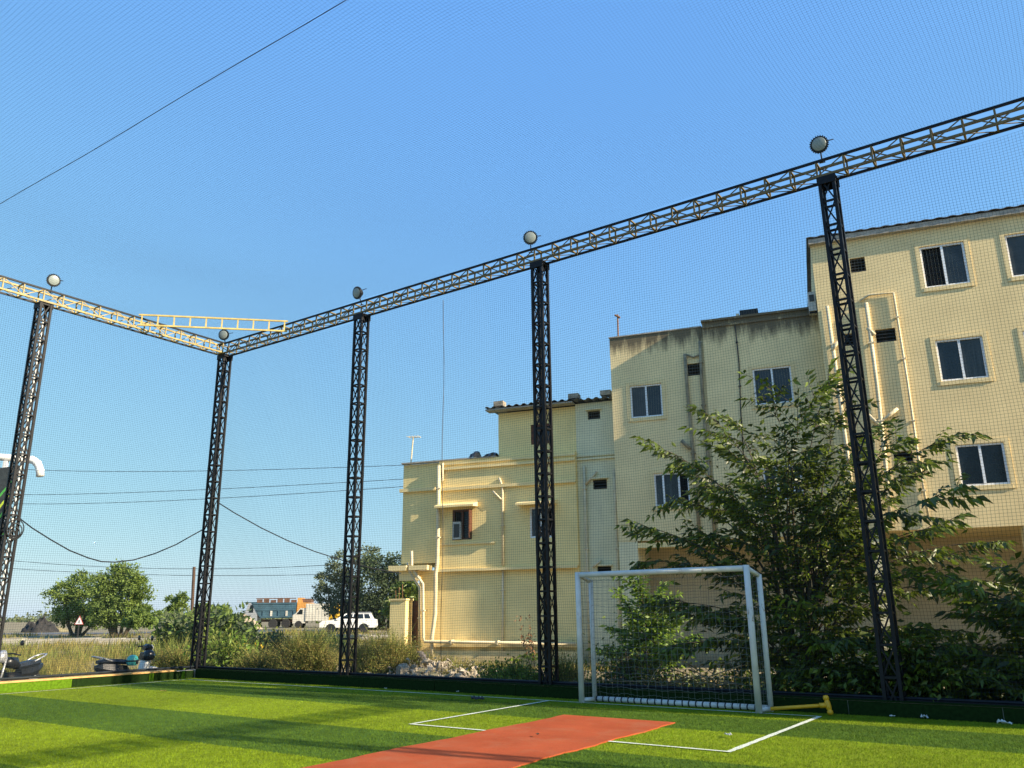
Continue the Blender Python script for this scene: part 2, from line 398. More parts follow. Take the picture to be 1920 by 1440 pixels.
# ------------------------------------------------------------------ pitch
LX, RX, BY, FY = -19.35, 7.85, 13.43, -4.0     # faces of the low walls round the turf
pitch = link('pitch', None, kind='structure')
base = MB(); base.box((LX, FY, -.14), (RX, BY, -.03)); base.build('turf_base', 'concrete', pitch, kind='structure')
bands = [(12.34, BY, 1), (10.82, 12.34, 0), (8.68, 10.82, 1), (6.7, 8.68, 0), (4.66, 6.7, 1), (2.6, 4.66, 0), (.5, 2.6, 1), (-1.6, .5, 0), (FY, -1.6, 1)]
def blades(n, x0, x1, y0, y1, hgt, wid, lean, near=True):
    xs = RNG.uniform(x0, x1, n * 3); ys = RNG.uniform(y0, y1, n * 3)
    d = np.hypot(xs, ys); keep = RNG.random(len(xs)) < np.clip((9.0 / np.maximum(d, 5)) ** 1.5, 0, 1)
    # only the stretch of turf the picture reaches
    fw = xs * FH.x + ys * FH.y; rr = xs * RH.x + ys * RH.y
    keep &= (fw > 6.6) & (np.abs(rr) < fw * .72 + .6)
    xs, ys = xs[keep][:n], ys[keep][:n]; n = len(xs)
    a = RNG.uniform(0, 2 * np.pi, n); h = hgt * RNG.uniform(.55, 1.2, n); wv = wid * RNG.uniform(.7, 1.3, n)
    lx = RNG.normal(lean[0], .5, n) * h; ly = RNG.normal(lean[1], .5, n) * h
    V = np.empty((n, 3, 3)); V[:, 0] = np.stack([xs - np.cos(a) * wv, ys - np.sin(a) * wv, np.zeros(n)], -1)
    V[:, 1] = np.stack([xs + np.cos(a) * wv, ys + np.sin(a) * wv, np.zeros(n)], -1)
    V[:, 2] = np.stack([xs + lx, ys + ly, h], -1)
    return V.reshape(-1, 3), np.arange(n * 3).reshape(-1, 3)
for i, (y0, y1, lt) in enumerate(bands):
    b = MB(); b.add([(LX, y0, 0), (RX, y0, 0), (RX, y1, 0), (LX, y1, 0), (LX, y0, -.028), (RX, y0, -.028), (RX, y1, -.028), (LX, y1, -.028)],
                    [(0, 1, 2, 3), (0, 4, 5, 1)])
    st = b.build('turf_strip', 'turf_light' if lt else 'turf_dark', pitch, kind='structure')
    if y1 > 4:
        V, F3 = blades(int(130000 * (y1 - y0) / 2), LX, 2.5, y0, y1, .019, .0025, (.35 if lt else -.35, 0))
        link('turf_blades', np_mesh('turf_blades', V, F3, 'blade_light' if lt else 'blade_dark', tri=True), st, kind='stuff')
# white lines, laid a few millimetres up in the pile
def line(p, q, wd, z=.012):
    p, q = Vector(p), Vector(q); d = (q - p).normalized(); s = Vector((-d.y, d.x)) * wd / 2
    n = max(2, int((q - p).length / .12)); vs = []; fs = []
    for i in range(n + 1):
        c = p + (q - p) * (i / n); k = 1 + random.uniform(-.16, .16)
        vs += [(c.x - s.x * k, c.y - s.y * k, z), (c.x + s.x * k, c.y + s.y * k, z)]
    for i in range(n): fs.append((2 * i, 2 * i + 2, 2 * i + 3, 2 * i + 1))
    b = MB(); b.add(vs, fs); return b.build('line_marking', 'line', pitch, kind='structure')
GY0 = 12.95
line((LX + .42, GY0), (-3.6, GY0), .05)
line((LX + .42, FY + 1), (LX + .42, GY0 - .03), .05)
line((-8.29, 9.36), (-8.29, GY0 - .03), .065)
line((-3.63, 9.36), (-3.63, GY0 - .03), .075)
line((-8.32, 9.32), (-6.6, 9.32), .06)
line((-5.2, 9.32), (-3.6, 9.32), .06)
# red cricket mat: a thick strip with slightly wavy edges
mb = MB(); n = 60
top = []
for i in range(n + 1):
    y = -1.5 + (11.27 + 1.5) * i / n
    top.append((-6.93 + .02 * math.sin(i * .7) + .012 * math.sin(i * 2.3), -5.12 + .02 * math.sin(i * .9 + 2) + .01 * math.sin(i * 3.1), y))
vs = []
for a, b_, y in top: vs += [(a, y, .003), (a, y, .018), (b_, y, .018), (b_, y, .003)]
fs = []
for i in range(n):
    for j in range(3): fs.append((4 * i + j, 4 * i + 4 + j, 4 * i + 5 + j, 4 * i + 1 + j))
fs.append((4 * n, 4 * n + 3, 4 * n + 2, 4 * n + 1))
mb.add(vs, fs)
mb.build('cricket_mat', 'mat_red', label='long brick red cricket mat lying across the green turf', cat='mat')

# ------------------------------------------------------------------ low turf faced walls
def facing(parent, m, lo, hi):
    b = MB(); b.box(lo, hi); return b.build('turf_facing', m, parent)
bw = thing('low_wall', 'low dark green turf faced wall along the back of the pitch behind the goal', 'low wall', (0, BY, 0))
b = MB(); b.box((LX - .3, .02, -.5), (RX + .3, .3, .205)); b.build('wall_core', 'concrete', bw)
x = LX + .02
while x < RX:
    x2 = min(x + 2.0, RX); facing(bw, 'turf_wall', (x, 0, -.02), (x2 - .012, .018, .2)); x = x2
b = MB(); b.box((LX + .02, -.004, .2052), (RX, .305, .222)); b.build('turf_top', 'turf_wall', bw)
lw = thing('low_wall', 'low green turf faced wall with an orange coping on the left side of the pitch', 'low wall', (LX, 0, 0))
b = MB(); b.box((-.28, FY, -.8), (-.02, BY - .02, .19)); b.build('wall_core', 'concrete', lw)
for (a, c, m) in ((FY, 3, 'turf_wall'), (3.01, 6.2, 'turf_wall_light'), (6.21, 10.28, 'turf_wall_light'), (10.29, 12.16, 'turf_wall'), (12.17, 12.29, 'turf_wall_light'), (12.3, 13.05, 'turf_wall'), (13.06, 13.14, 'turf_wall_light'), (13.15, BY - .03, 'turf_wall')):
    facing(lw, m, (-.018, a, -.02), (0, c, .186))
b = MB(); b.box((-.285, FY, .1905), (.004, 12.9, .225)); b.build('coping', 'coping', lw)
# black pipe rails the nets are tied to
b = MB(); b.tube([(LX - .3, BY + .15, .26), (RX, BY + .15, .25)], .026, 8); b.box((LX - .3, BY + .12, .2235), (RX, BY + .19, .235))
b.build('pipe_rail', 'black_steel', label='black pipe rail along the top of the back wall', cat='rail')
b = MB(); b.tube([(LX - .16, FY, .275), (LX - .16, BY + .1, .265)], .028, 8)
for yy in np.arange(FY + .5, BY, 1.7): b.box((LX - .185, yy, .226), (LX - .135, yy + .05, .25))
b.build('pipe_rail', 'dark_steel', label='dark pipe rail along the top of the left wall', cat='rail')

# ------------------------------------------------------------------ truss towers
TW, TH, NB = .27, 8.655, 19       # width, height, bays
BAYH = TH / NB
h2 = TW / 2 - .02
def tower_meshes():
    b = MB(); b.box((-.026, -.026, 0), (.026, .026, TH)); leg = b.mesh('leg', 'black_steel')
    b = MB(); b.box((-h2 + .02, -.017, -.017), (h2 - .02, .017, .017)); rung = b.mesh('rung', 'black_steel')
    b = MB(); z0, z1 = .02, BAYH - .02
    b.bar((-h2 + .02, .004, z0), (h2 - .02, .004, z1), .026, .006, (0, 1, 0)); b.bar((h2 - .02, -.005, z0), (-h2 + .02, -.005, z1), .026, .006, (0, 1, 0))
    br = b.mesh('cross_brace', 'black_steel')
    b = MB(); b.box((-TW / 2 - .02, -TW / 2 - .02, 0), (TW / 2 + .02, TW / 2 + .02, .012)); b.box((-TW / 2 - .02, -TW / 2 - .02, -.13), (TW / 2 + .02, -TW / 2 - .008, -.001)); b.box((-TW / 2 - .02, TW / 2 + .008, -.13), (TW / 2 + .02, TW / 2 + .02, -.001))
    cap = b.mesh('cap_plate', 'black_steel')
    b = MB(); b.box((-.15, -.15, -.5), (.15, .15, -.0)); foot = b.mesh('footing', 'concrete')
    return leg, rung, br, cap, foot
TM = tower_meshes()
def tower(label, x, y):
    t = thing('truss_tower', label, 'truss tower', (x, y, .08), 0, 'black truss towers that carry the net')
    for sx in (-1, 1):
        for sy in (-1, 1): link('leg', TM[0], t, loc=(sx * h2, sy * h2, 0))
    for i in range(NB + 1):
        z = max(.03, min(TH - .03, i * BAYH))
        for k in range(4):
            link('rung', TM[1], t, loc=(math.sin(k * math.pi / 2) * h2, -math.cos(k * math.pi / 2) * h2, z), rot=(0, 0, k * math.pi / 2))
    for i in range(NB):
        for k in (0, 1, 3):
            link('cross_brace', TM[2], t, loc=(math.sin(k * math.pi / 2) * h2, -math.cos(k * math.pi / 2) * h2, i * BAYH), rot=(0, 0, k * math.pi / 2))
    link('cap_plate', TM[3], t, loc=(0, 0, TH + .001)); link('footing', TM[4], t)
    return t
TY = 13.63
TX = [-19.55, -14.05, -8.72, -2.71]
t_corner = tower('black truss tower at the far corner where the two roof beams meet', TX[0], TY)
t_third = tower('black truss tower right of the corner, before the rubble and white car', TX[1], TY)
t_fourth = tower('black truss tower just left of the goal, before the yellow house', TX[2], TY)
t_fifth = tower('black truss tower standing in the leafy tree right of the goal', TX[3], TY)
t_left = tower('black truss tower with a white conduit at the left edge by the signboard', TX[0], 8.55)
b = MB(); b.tube([(.0, .03, .3), (.02, .03, 3), (.0, .03, 6), (.01, .03, 8.3)], .022, 8); b.build('conduit', 'white_paint', t_left)  # white bar imitates the sunlit face of the tower leg
b = MB()
for k in range(3):
    c = Vector((.17, .05, 3.42 - k * .03)); rr = .22 - .05 * k
    b.tube([c + Vector((.02 * math.sin(a * 2 + k), rr * math.cos(a) * .8, rr * math.sin(a) - .1)) for a in np.linspace(0, 2 * math.pi, 18)], .012, 5, False)
b.build('cable_coil', 'cable', t_left)

def plain_tower(x, y):   # towers of the right-hand side, outside the photo
    t = thing('truss_tower', 'black truss tower on the unseen right side of the pitch', 'truss tower', (x, y, .08), 0, 'black truss towers that carry the net')
    b = MB()
    for sx in (-1, 1):
        for sy in (-1, 1): b.box((sx * h2 - .022, sy * h2 - .022, 0), (sx * h2 + .022, sy * h2 + .022, TH))
    for i in range(NB):
        z = i * BAYH
        for sy in (-1, 1):
            b.bar((-h2, sy * h2, z), (h2, sy * h2, z + BAYH), .022, .01, (0, 1, 0)); b.bar((h2, sy * h2, z), (-h2, sy * h2, z + BAYH), .022, .01, (0, 1, 0)); b.box((-h2, sy * h2 - .015, z), (h2, sy * h2 + .015, z + .03))
            b.bar((sy * h2, -h2, z), (sy * h2, h2, z + BAYH), .022, .01, (1, 0, 0)); b.bar((sy * h2, h2, z), (sy * h2, -h2, z + BAYH), .022, .01, (1, 0, 0))
    b.build('tower_frame', 'black_steel', t)
    return t
plain_tower(3.3, TY); plain_tower(8.1, 9.35)['label'] = 'black truss tower half way along the unseen right side'

# ------------------------------------------------------------------ roof beams
BZ0, BH = .08 + TH + .014, .33
BAYL = .455
def beam(label, x, y, rz, length, inner, main='yellow_steel'):
    t = thing('roof_beam', label, 'truss beam', (x, y, BZ0), rz, 'truss beams round the top of the net')
    n = round(length / BAYL); L = n * BAYL; hw = .135
    for sy in (-1, 1):
        for z in (.02, BH - .02):
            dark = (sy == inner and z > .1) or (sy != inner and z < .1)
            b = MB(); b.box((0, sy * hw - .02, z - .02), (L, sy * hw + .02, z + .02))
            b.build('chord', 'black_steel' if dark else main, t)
    b = MB(); b.box((-.014, -.014, .04), (.014, .014, BH - .04)); vert = b.mesh('upright', main)
    b = MB(); b.box((-.016, -hw + .02, -.012), (.016, hw - .02, .012)); cross = b.mesh('cross_strut', main)
    b = MB(); b.bar((.02, 0, .04), (BAYL - .02, 0, BH - .04), .02, .01, (0, 1, 0)); d1 = b.mesh('diagonal', main)
    b = MB(); b.bar((.02, 0, BH - .04), (BAYL - .02, 0, .04), .02, .01, (0, 1, 0)); d2 = b.mesh('diagonal', main)
    b = MB(); b.bar((.02, -hw + .02, 0), (BAYL - .02, hw - .02, 0), .018, .01); d3 = b.mesh('flat_diagonal', main)
    for i in range(n + 1):
        xx = min(max(i * BAYL, .02), L - .02)
        for sy in (-1, 1): link('upright', vert, t, loc=(xx, sy * hw, 0))
        for z in (.02, BH - .02): link('cross_strut', cross, t, loc=(xx, 0, z))
        if i < n:
            for sy in (-1, 1): link('diagonal', (d1 if (i + (sy > 0)) % 2 else d2), t, loc=(i * BAYL, sy * hw, 0))
            link('flat_diagonal', d3, t, loc=(i * BAYL, 0, .02))
    return t
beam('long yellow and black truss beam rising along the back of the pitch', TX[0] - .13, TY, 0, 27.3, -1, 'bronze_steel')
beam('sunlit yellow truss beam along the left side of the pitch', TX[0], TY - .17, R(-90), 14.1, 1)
t = thing('roof_beam', 'truss beam over the unseen right side of the pitch', 'truss beam', (8.1, TY - .17, BZ0), R(-90), 'truss beams round the top of the net')
b = MB()
for sy in (-1, 1):
    for z in (.02, BH - .02): b.box((0, sy * .135 - .02, z - .02), (17.2, sy * .135 + .02, z + .02))
    for i in range(38): b.bar((i * BAYL, sy * .135, .04), ((i + 1) * BAYL, sy * .135, BH - .04), .02, .01, (0, 1, 0)); b.box((i * BAYL, sy * .135 - .014, .04), (i * BAYL + .028, sy * .135 + .014, BH - .04))
b.build('beam_frame', 'yellow_steel', t)

# flat ladder brace across the corner, resting on the beams
p0, p1 = Vector((-19.38, 10.86, BZ0 + .19)), Vector((-16.72, 13.46, BZ0 + .19))
L = (p1 - p0).length
lad = thing('corner_brace', 'pale yellow ladder shaped brace spanning the corner between the two beams', 'brace', p0, math.atan2(p1.y - p0.y, p1.x - p0.x))
for z in (-.14, .14):
    b = MB(); b.box((-.03, -.02, z - .02 + .05), (L + .03, .02, z + .02 + .05)); b.build('chord', 'pale_steel', lad)
b = MB(); b.box((-.016, -.016, -.07), (.016, .016, .17)); rg = b.mesh('rung', 'pale_steel')
for i in range(10): link('rung', rg, lad, loc=(.05 + (L - .1) * i / 9, 0, 0))

# ------------------------------------------------------------------ floodlights
def lamp_parts(t):
    b = MB(); b.lathe([(.112, -.034), (.119, -.03), (.119, -.023)], 28, 'y'); b.build('lens', 'lamp_glass', t, True)
    b = MB(); b.lathe([(.12, -.022), (.145, -.022), (.15, .0), (.145, .045), (.09, .07), (.07, .14), (.05, .15)], 28, 'y'); b.build('housing', 'black_steel', t)
    b = MB()
    for k in range(24):
        a = 2 * math.pi * k / 24; c, s_ = math.cos(a), math.sin(a)
        b.bar((c * .145, .0, s_ * .145), (c * .162, .0, s_ * .162), .012, .05, (0, 1, 0))
    b.build('cooling_fins', 'black_steel', t)
    b = MB(); b.tube([(.0, .06, -.12), (0, .07, -.2), (0, .09, -.30)], .014, 6); b.bar((-.05, .09, -.305), (.05, .09, -.305), .05, .012); b.build('bracket', 'black_steel', t)
    b = MB(); b.tube([(.14, .05, .04), (.2, .08, .05), (.23, .12, .06)], .01, 5); b.build('cable_gland', 'black_steel', t)
def lamp(label, x, y, z, yaw, tilt):
    t = thing('floodlight', label, 'floodlight', (x, y, z), 0, 'round floodlights above the towers')
    t.rotation_euler = (tilt, 0, yaw); lamp_parts(t); return t
LZ = BZ0 + BH + .30
lamp('round floodlight on the corner where the beams meet', -19.66, 13.6, LZ + .02, R(28), R(12))
lamp('round floodlight turned sideways above the tower by the rubble', -14.2, 13.58, LZ, R(-4), R(14))
lamp('round floodlight on the beam above the tower left of the goal', -8.9, 13.56, LZ, R(30), R(12))
lamp('large looking round floodlight on the beam above the tower in the tree', -2.76, 13.55, LZ + .03, R(6), R(14))
lamp('bright sunlit round floodlight on the left beam', -19.5, 8.66, LZ, R(78), R(12))

# ------------------------------------------------------------------ nets
def strands(segs, rad, nrm):
    """segs: (k, m, 3) polylines -> thin three sided tubes"""
    V, Fq = [], []; o = 0
    for P in segs:
        K, m, _ = P.shape
        d = np.gradient(P, axis=1); d /= np.linalg.norm(d, axis=-1, keepdims=True) + 1e-12
        N_ = np.broadcast_to(np.asarray(nrm, float), P.shape); a = np.cross(d, N_); a /= np.linalg.norm(a, axis=-1, keepdims=True) + 1e-12
        ring = np.stack([P + rad * (math.cos(t) * a + math.sin(t) * N_) for t in (math.pi / 2, math.pi * 7 / 6, math.pi * 11 / 6)], 2)
        V.append(ring.reshape(-1, 3))
        ii = np.arange(K * m * 3).reshape(K, m, 3) + o
        for j in range(3):
            k2 = (j + 1) % 3
            Fq.append(np.stack([ii[:, :-1, j], ii[:, :-1, k2], ii[:, 1:, k2], ii[:, 1:, j]], -1).reshape(-1, 4))
        o += K * m * 3
    return np.concatenate(V), np.concatenate(Fq)
def net(name, label, cat, org, ea, eb, la, lb, sp, rad, disp, seg=.42, group=None, m='net'):
    org, ea, eb = map(lambda v: np.array(v, float), (org, ea, eb)); nrm = np.cross(ea, eb)
    A = np.arange(0, la + 1e-6, sp); B = np.arange(0, lb + 1e-6, sp)
    na, nb = int(la / seg) + 2, int(lb / seg) + 2
    def pt(a, b):
        da, db, dn = disp(a, b); return org + (a + da)[..., None] * ea + (b + db)[..., None] * eb + dn[..., None] * nrm
    a1, b1 = np.meshgrid(A, np.linspace(0, B[-1], nb), indexing='ij'); s1 = pt(a1, b1)
    b2, a2 = np.meshgrid(B, np.linspace(0, A[-1], na), indexing='ij'); s2 = pt(a2, b2)
    V, Fq = strands([s1, s2], rad, nrm)
    return link(name, np_mesh(name, V, Fq, m), None, label, cat, group)
SPN, RADN = .05, .0018
def d_side(a, b):
    f = np.sin(np.clip(b / 8.7, 0, 1) * np.pi)
    da = .010 * np.sin(b * 1.9 + a * .7) + .012 * np.sin(b * .8 + a * 1.9) + .006 * np.sin(b * 4.3 + a * 3.1)
    db = .012 * np.sin(a * 1.3 + b * .5) + .016 * np.sin(a * .55 + 1) + .006 * np.sin(a * 4.1 + b * 2.3) - .02 * f * np.abs(np.sin(a * np.pi / 5.5))
    dn = .10 * f * np.sin(a * .8 + .4) + .05 * np.sin(a * 2.1 + b * .9)
    return da, db, dn
net('side_net', 'fine black square mesh net hanging across the back of the pitch', 'net', (LX - .35, TY + .17, .24), (1, 0, 0), (0, 0, 1), 24.5, BZ0 - .24 + .03, SPN, RADN, d_side)
net('side_net', 'fine black square mesh net hanging down the left side of the pitch', 'net', (TX[0] - .165, .5, .26), (0, 1, 0), (0, 0, 1), 13.1, BZ0 - .24 + .03, SPN, RADN, d_side)
def d_roof(a, b):
    e = np.minimum(b, 13.3 - b); sag = -.28 * np.sin(np.clip(b / 13.3, 0, 1) * np.pi) * (.75 + .25 * np.cos(a * np.pi / 2.75))
    da = .05 * np.sin(b * .9 + a * .5) + .03 * np.sin(b * 2.2 + a * .9) * np.exp(-np.maximum(13.3 - b, 0) * .8)
    db = .04 * np.sin(a * .7 + b * .6) + .02 * np.sin(a * 1.7)
    dn = sag + .02 * np.sin(a * 1.4) * np.sin(b * 1.1)
    return da, db, dn
net('roof_net', 'fine black mesh net stretched overhead across the whole pitch', 'net', (TX[0] + .14, .2, BZ0 + BH), (1, 0, 0), (0, 1, 0), 24, 13.28, SPN, .0011, d_roof)
b = MB(); b.tube([(-19.4 + 27 * k / 30, 5.8 + .01 * math.sin(k), 9.0 - .1 * math.sin(k / 30 * math.pi)) for k in range(31)], .006, 5)
b.build('support_rope', 'cable', label='dark support rope running straight across under the overhead net', cat='rope')
b = MB(); b.tube([(-11.46 - .02 * math.sin(k * .7) - .06 * k / 20, 13.79, .26 + 8.36 * k / 20) for k in range(21)], .007, 5)
b.build('seam_rope', 'cable', label='dark upright seam rope in the back net above the yellow house roof', cat='rope')

# ------------------------------------------------------------------ goal
GXA, GXB, GYF, GYB, GH = -7.63, -4.53, 12.97, 13.27, 2.17
goal = thing('goal', 'white steel football goal with peeling paint standing before the back wall', 'goal', (0, 0, 0))
def goal_mat():
    m = mat('goal_white', (.62, .61, .57), .6, .1, 4, .08, col2=(.72, .71, .67))
    t = m.node_tree; N = t.nodes; L = t.links; b = N['Principled BSDF']; src = b.inputs['Base Color'].links[0].from_socket
    tc = N.new('ShaderNodeTexCoord'); no = N.new('ShaderNodeTexNoise'); no.inputs['Scale'].default_value = 9; no.inputs['Detail'].default_value = 8; no.inputs['Roughness'].default_value = .7
    mp = N.new('ShaderNodeMapping'); mp.inputs['Scale'].default_value = (1, 1, .45); L.new(tc.outputs['Object'], mp.inputs[0]); L.new(mp.outputs[0], no.inputs['Vector'])
    r = N.new('ShaderNodeMapRange'); r.inputs['From Min'].default_value = .6; r.inputs['From Max'].default_value = .7; L.new(no.outputs[0], r.inputs[0])
    mx = N.new('ShaderNodeMix'); mx.data_type = 'RGBA'; L.new(r.outputs[0], mx.inputs['Factor']); L.new(src, mx.inputs['A']); mx.inputs['B'].default_value = (.22, .13, .06, 1)
    L.new(mx.outputs['Result'], b.inputs['Base Color']); return m
MT['goal_white'] = goal_mat()
for x in (GXA, GXB):
    b = MB(); b.tube([(x, GYF, .0), (x, GYF, GH + .03)], .049, 16); b.build('post', 'goal_white', goal, True)
    b = MB(); b.tube([(x + .09, GYB, .0), (x + .09, GYB, 2.06)], .042, 14); b.build('back_post', 'goal_white', goal, True)
    b = MB(); b.tube([(x, GYF + .05, GH - .02), (x + .09, GYB, 2.04)], .036, 12); b.build('top_side_bar', 'goal_white', goal, True)
    b = MB(); b.tube([(x, GYF + .05, .045), (x + .09, GYB - .04, .045)], .036, 12); b.build('ground_side_bar', 'goal_white', goal, True)
b = MB(); b.tube([(GXA + .05, GYF, GH - .02), (GXB - .05, GYF, GH - .02)], .047, 16); b.build('crossbar', 'goal_white', goal, True)
b = MB(); b.tube([(GXA + .14, GYB, .052), (GXB + .04, GYB, .052)], .043, 14); b.build('ground_bar', 'goal_white', goal, True)
tie = MB(); tie.lathe([(.0445, -.012), (.049, -.01), (.049, .01), (.0445, .012)], 12, 'x'); tm = tie.mesh('net_tie', 'cable')
for i in range(24):
    link('net_tie', tm, goal, loc=(GXA + .14 + i * (GXB - GXA - .28) / 23, GYB, .052), rot=(0, 0, random.uniform(-.25, .25)))
segs = []
gs = .115
def gseg(P): segs.append(np.array(P)[None])
nx = int((GXB - GXA) / gs)
for i in range(nx + 1):
    x = GXA + .12 + i * (GXB - GXA - .08) / nx; j = .03 * math.sin(i * 1.7)
    P = []
    for k in range(26):
        z = 2.05 * (1 - k / 25)
        sag = .05 * math.sin(k / 25 * math.pi) + (.07 * math.sin(min(1, (.42 - z) / .36) * math.pi) if z < .42 else 0)
        P.append((x + j * math.sin(k * .5) * .4 + (.035 * math.sin((.42 - z) / .36 * math.pi) if z < .42 else 0), GYB - .03 - sag, max(.07, z)))
    gseg(P)
for k in range(18):
    z = .16 + k * (2.05 - .16) / 17
    P = [(GXA + .12 + (GXB - GXA - .08) * t / 60, GYB - .03 - .05 * math.sin(z / 2.05 * math.pi) - (.05 if z < .3 else 0), z + .012 * math.sin(t * .62 + k) - .02 * math.sin(t / 60 * math.pi) * (1 + .6 * math.sin(k * 2.1)) + .012 * abs(math.sin(t * math.pi / 2))) for t in range(61)]
    gseg(P)
for x in (GXA, GXB):
    for k in range(17): gseg([(x + .08 * t / 4, GYF + .05 + (GYB - GYF - .08) * t / 4, .16 + k * .117 - .01 * math.sin(t / 4 * math.pi)) for t in range(5)])
    for t in (1, 2): gseg([(x + .01 * math.sin(k), GYF + .05 + t * .1, .06 + 2.02 * k / 12) for k in range(13)])
for i in range(nx + 1):
    x = GXA + .04 + i * (GXB - GXA - .08) / nx; gseg([(x, GYF + .03 + (GYB - GYF - .06) * t / 3, GH - .05 - .03 * t - .012 * math.sin(t)) for t in range(4)])
gseg([(GXA + .09 + (GXB - GXA) * t / 20, GYB - .03, 2.055 - .02 * math.sin(t / 20 * math.pi)) for t in range(21)])
V, Fq = [], []; o = 0
for s_ in segs:
    v, f = strands([s_], .0026, (0.02, 1, 0.03)); V.append(v); Fq.append(f + o); o += len(v)
MT['goal_net'] = mat('goal_net', (.19, .2, .18), .8, .15)
link('goal_net', np_mesh('goal_net', np.concatenate(V), np.concatenate(Fq), 'goal_net'), goal)

# yellow T shaped pipe lying by the goal
tp = thing('yellow_pipe', 'yellow T headed pipe lying on the turf beside the right goal post', 'pipe', (0, 0, 0))
a, c = Vector((-4.35, 12.98, .075)), Vector((-3.55, 13.16, .15))
b = MB(); b.tube([a, a.lerp(c, .5), c], .026, 12); b.build('shaft', 'yellow_paint', tp, True)
b = MB(); hd = Vector((.22, -.08, -1)).normalized()
pr = [(-.17, .02), (-.165, .04), (-.135, .052), (-.10, .05), (-.085, .034), (-.07, .045), (-.03, .05), (.03, .05), (.07, .045), (.085, .034), (.10, .05), (.135, .052), (.165, .04), (.17, .02)]
b.tube([c + hd * t * .8 for t, _ in pr], [r * .82 for _, r in pr], 14); b.build('head', 'yellow_paint', tp, True)
b = MB(); b.tube([c - (c - a).normalized() * .12, c - (c - a).normalized() * .02], .037, 12); b.build('collar', 'yellow_paint', tp, True)

# ------------------------------------------------------------------ buildings (facade frame: local x along the street front, local y into the house)
def fbuild(name, label, cat, D, group=None):
    o = FN * D
    t = thing(name, label, cat, (o.x, o.y, 0), AL, group); return t
def wall_sheet(b, u0, u1, z0, z1, holes, y=0.0, reveal=.16):
    us = sorted({u0, u1, *[h[0] for h in holes], *[h[1] for h in holes]}); zs = sorted({z0, z1, *[h[2] for h in holes], *[h[3] for h in holes]})
    us = [u for u in us if u0 <= u <= u1]; zs = [z for z in zs if z0 <= z <= z1]
    for i in range(len(us) - 1):
        for j in range(len(zs) - 1):
            cu, cz = (us[i] + us[i + 1]) / 2, (zs[j] + zs[j + 1]) / 2
            if any(h[0] < cu < h[1] and h[2] < cz < h[3] for h in holes): continue
            b.add([(us[i], y, zs[j]), (us[i + 1], y, zs[j]), (us[i + 1], y, zs[j + 1]), (us[i], y, zs[j + 1])], [(0, 1, 2, 3)])
    for a, c, e, f in holes:
        b.add([(a, y, e), (c, y, e), (c, y, f), (a, y, f), (a, y + reveal, e), (c, y + reveal, e), (c, y + reveal, f), (a, y + reveal, f)],
              [(0, 4, 5, 1), (1, 5, 6, 2), (2, 6, 7, 3), (3, 7, 4, 0)])
def block(b, u0, u1, z0, z1, y0, y1, holes=()):
    """closed volume whose front sheet has openings"""
    wall_sheet(b, u0, u1, z0, z1, list(holes), y0)
    b.add([(u0, y0, z0), (u1, y0, z0), (u1, y1, z0), (u0, y1, z0), (u0, y0, z1), (u1, y0, z1), (u1, y1, z1), (u0, y1, z1)],
          [(0, 3, 2, 1), (4, 5, 6, 7), (1, 2, 6, 5), (2, 3, 7, 6), (3, 0, 4, 7)])
def rect(D, x0, y0, x1, y1):
    a = on_f((x0 + x1) / 2, y1, D); c = on_f((x0 + x1) / 2, y0, D); l = on_f(x0, (y0 + y1) / 2, D); r = on_f(x1, (y0 + y1) / 2, D)
    return (l[0], r[0], a[1], c[1])
def border(b, h, y, wd, proud):
    a, c, e, f = h
    b.box((a - wd, y - proud, e - wd), (a, y - .002, f + wd)); b.box((c, y - proud, e - wd), (c + wd, y - .002, f + wd))
    b.box((a, y - proud, f), (c, y - .002, f + wd)); b.box((a - .04, y - proud - .015, e - wd), (c + .04, y - .003, e - .001))
def window(parent, h, y=0.0, panes=2, frame='white_frame', trim=None, fw=.055, open_pane=None, grille=False, mullions=None):
    a, c, e, f = h
    t = link('window', None, parent)
    ym = y + .035
    b = MB()
    b.box((a, ym, e), (a + fw, ym + .05, f)); b.box((c - fw, ym, e), (c, ym + .05, f)); b.box((a + fw, ym, e), (c - fw, ym + .05, e + fw)); b.box((a + fw, ym, f - fw), (c - fw, ym + .05, f))
    cuts = mullions or [i / panes for i in range(1, panes)]
    xs = [a + fw + (c - a - 2 * fw) * k for k in cuts]
    for x in xs: b.box((x - fw * .55, ym - .012, e + fw), (x + fw * .55, ym + .04, f - fw))
    b.build('frame', frame, t)
    ed = [a + fw] + xs + [c - fw]
    for i in range(len(ed) - 1):
        g = MB(); yy = ym + .045 + .012 * (i % 2)
        g.box((ed[i] + .003, yy, e + fw), (ed[i + 1] - .003, yy + .006, f - fw))
        if open_pane == i:
            g = MB(); g.box((ed[i] + .003, yy + .1, e + fw), (ed[i + 1] - .003, yy + .106, f - fw)); g.build('dark_opening', 'dark_room', t)
            g = MB()
            for k in range(5):
                xx = ed[i] + (ed[i + 1] - ed[i]) * (k + .5) / 5; g.box((xx - .008, yy + .03, e + fw), (xx + .008, yy + .046, f - fw))
            for k in range(4):
                zz = e + (f - e) * (k + .7) / 4.6; g.box((ed[i], yy + .028, zz - .008), (ed[i + 1], yy + .032, zz + .008))
            g.build('grille', 'black_steel', t)
        else: g.build('pane', random.choice(['pane', 'pane', 'pane_b', 'pane_c']), t)
    if trim:
        g = MB(); border(g, h, y, .12, .02); g.build('trim', trim, t)
    return t
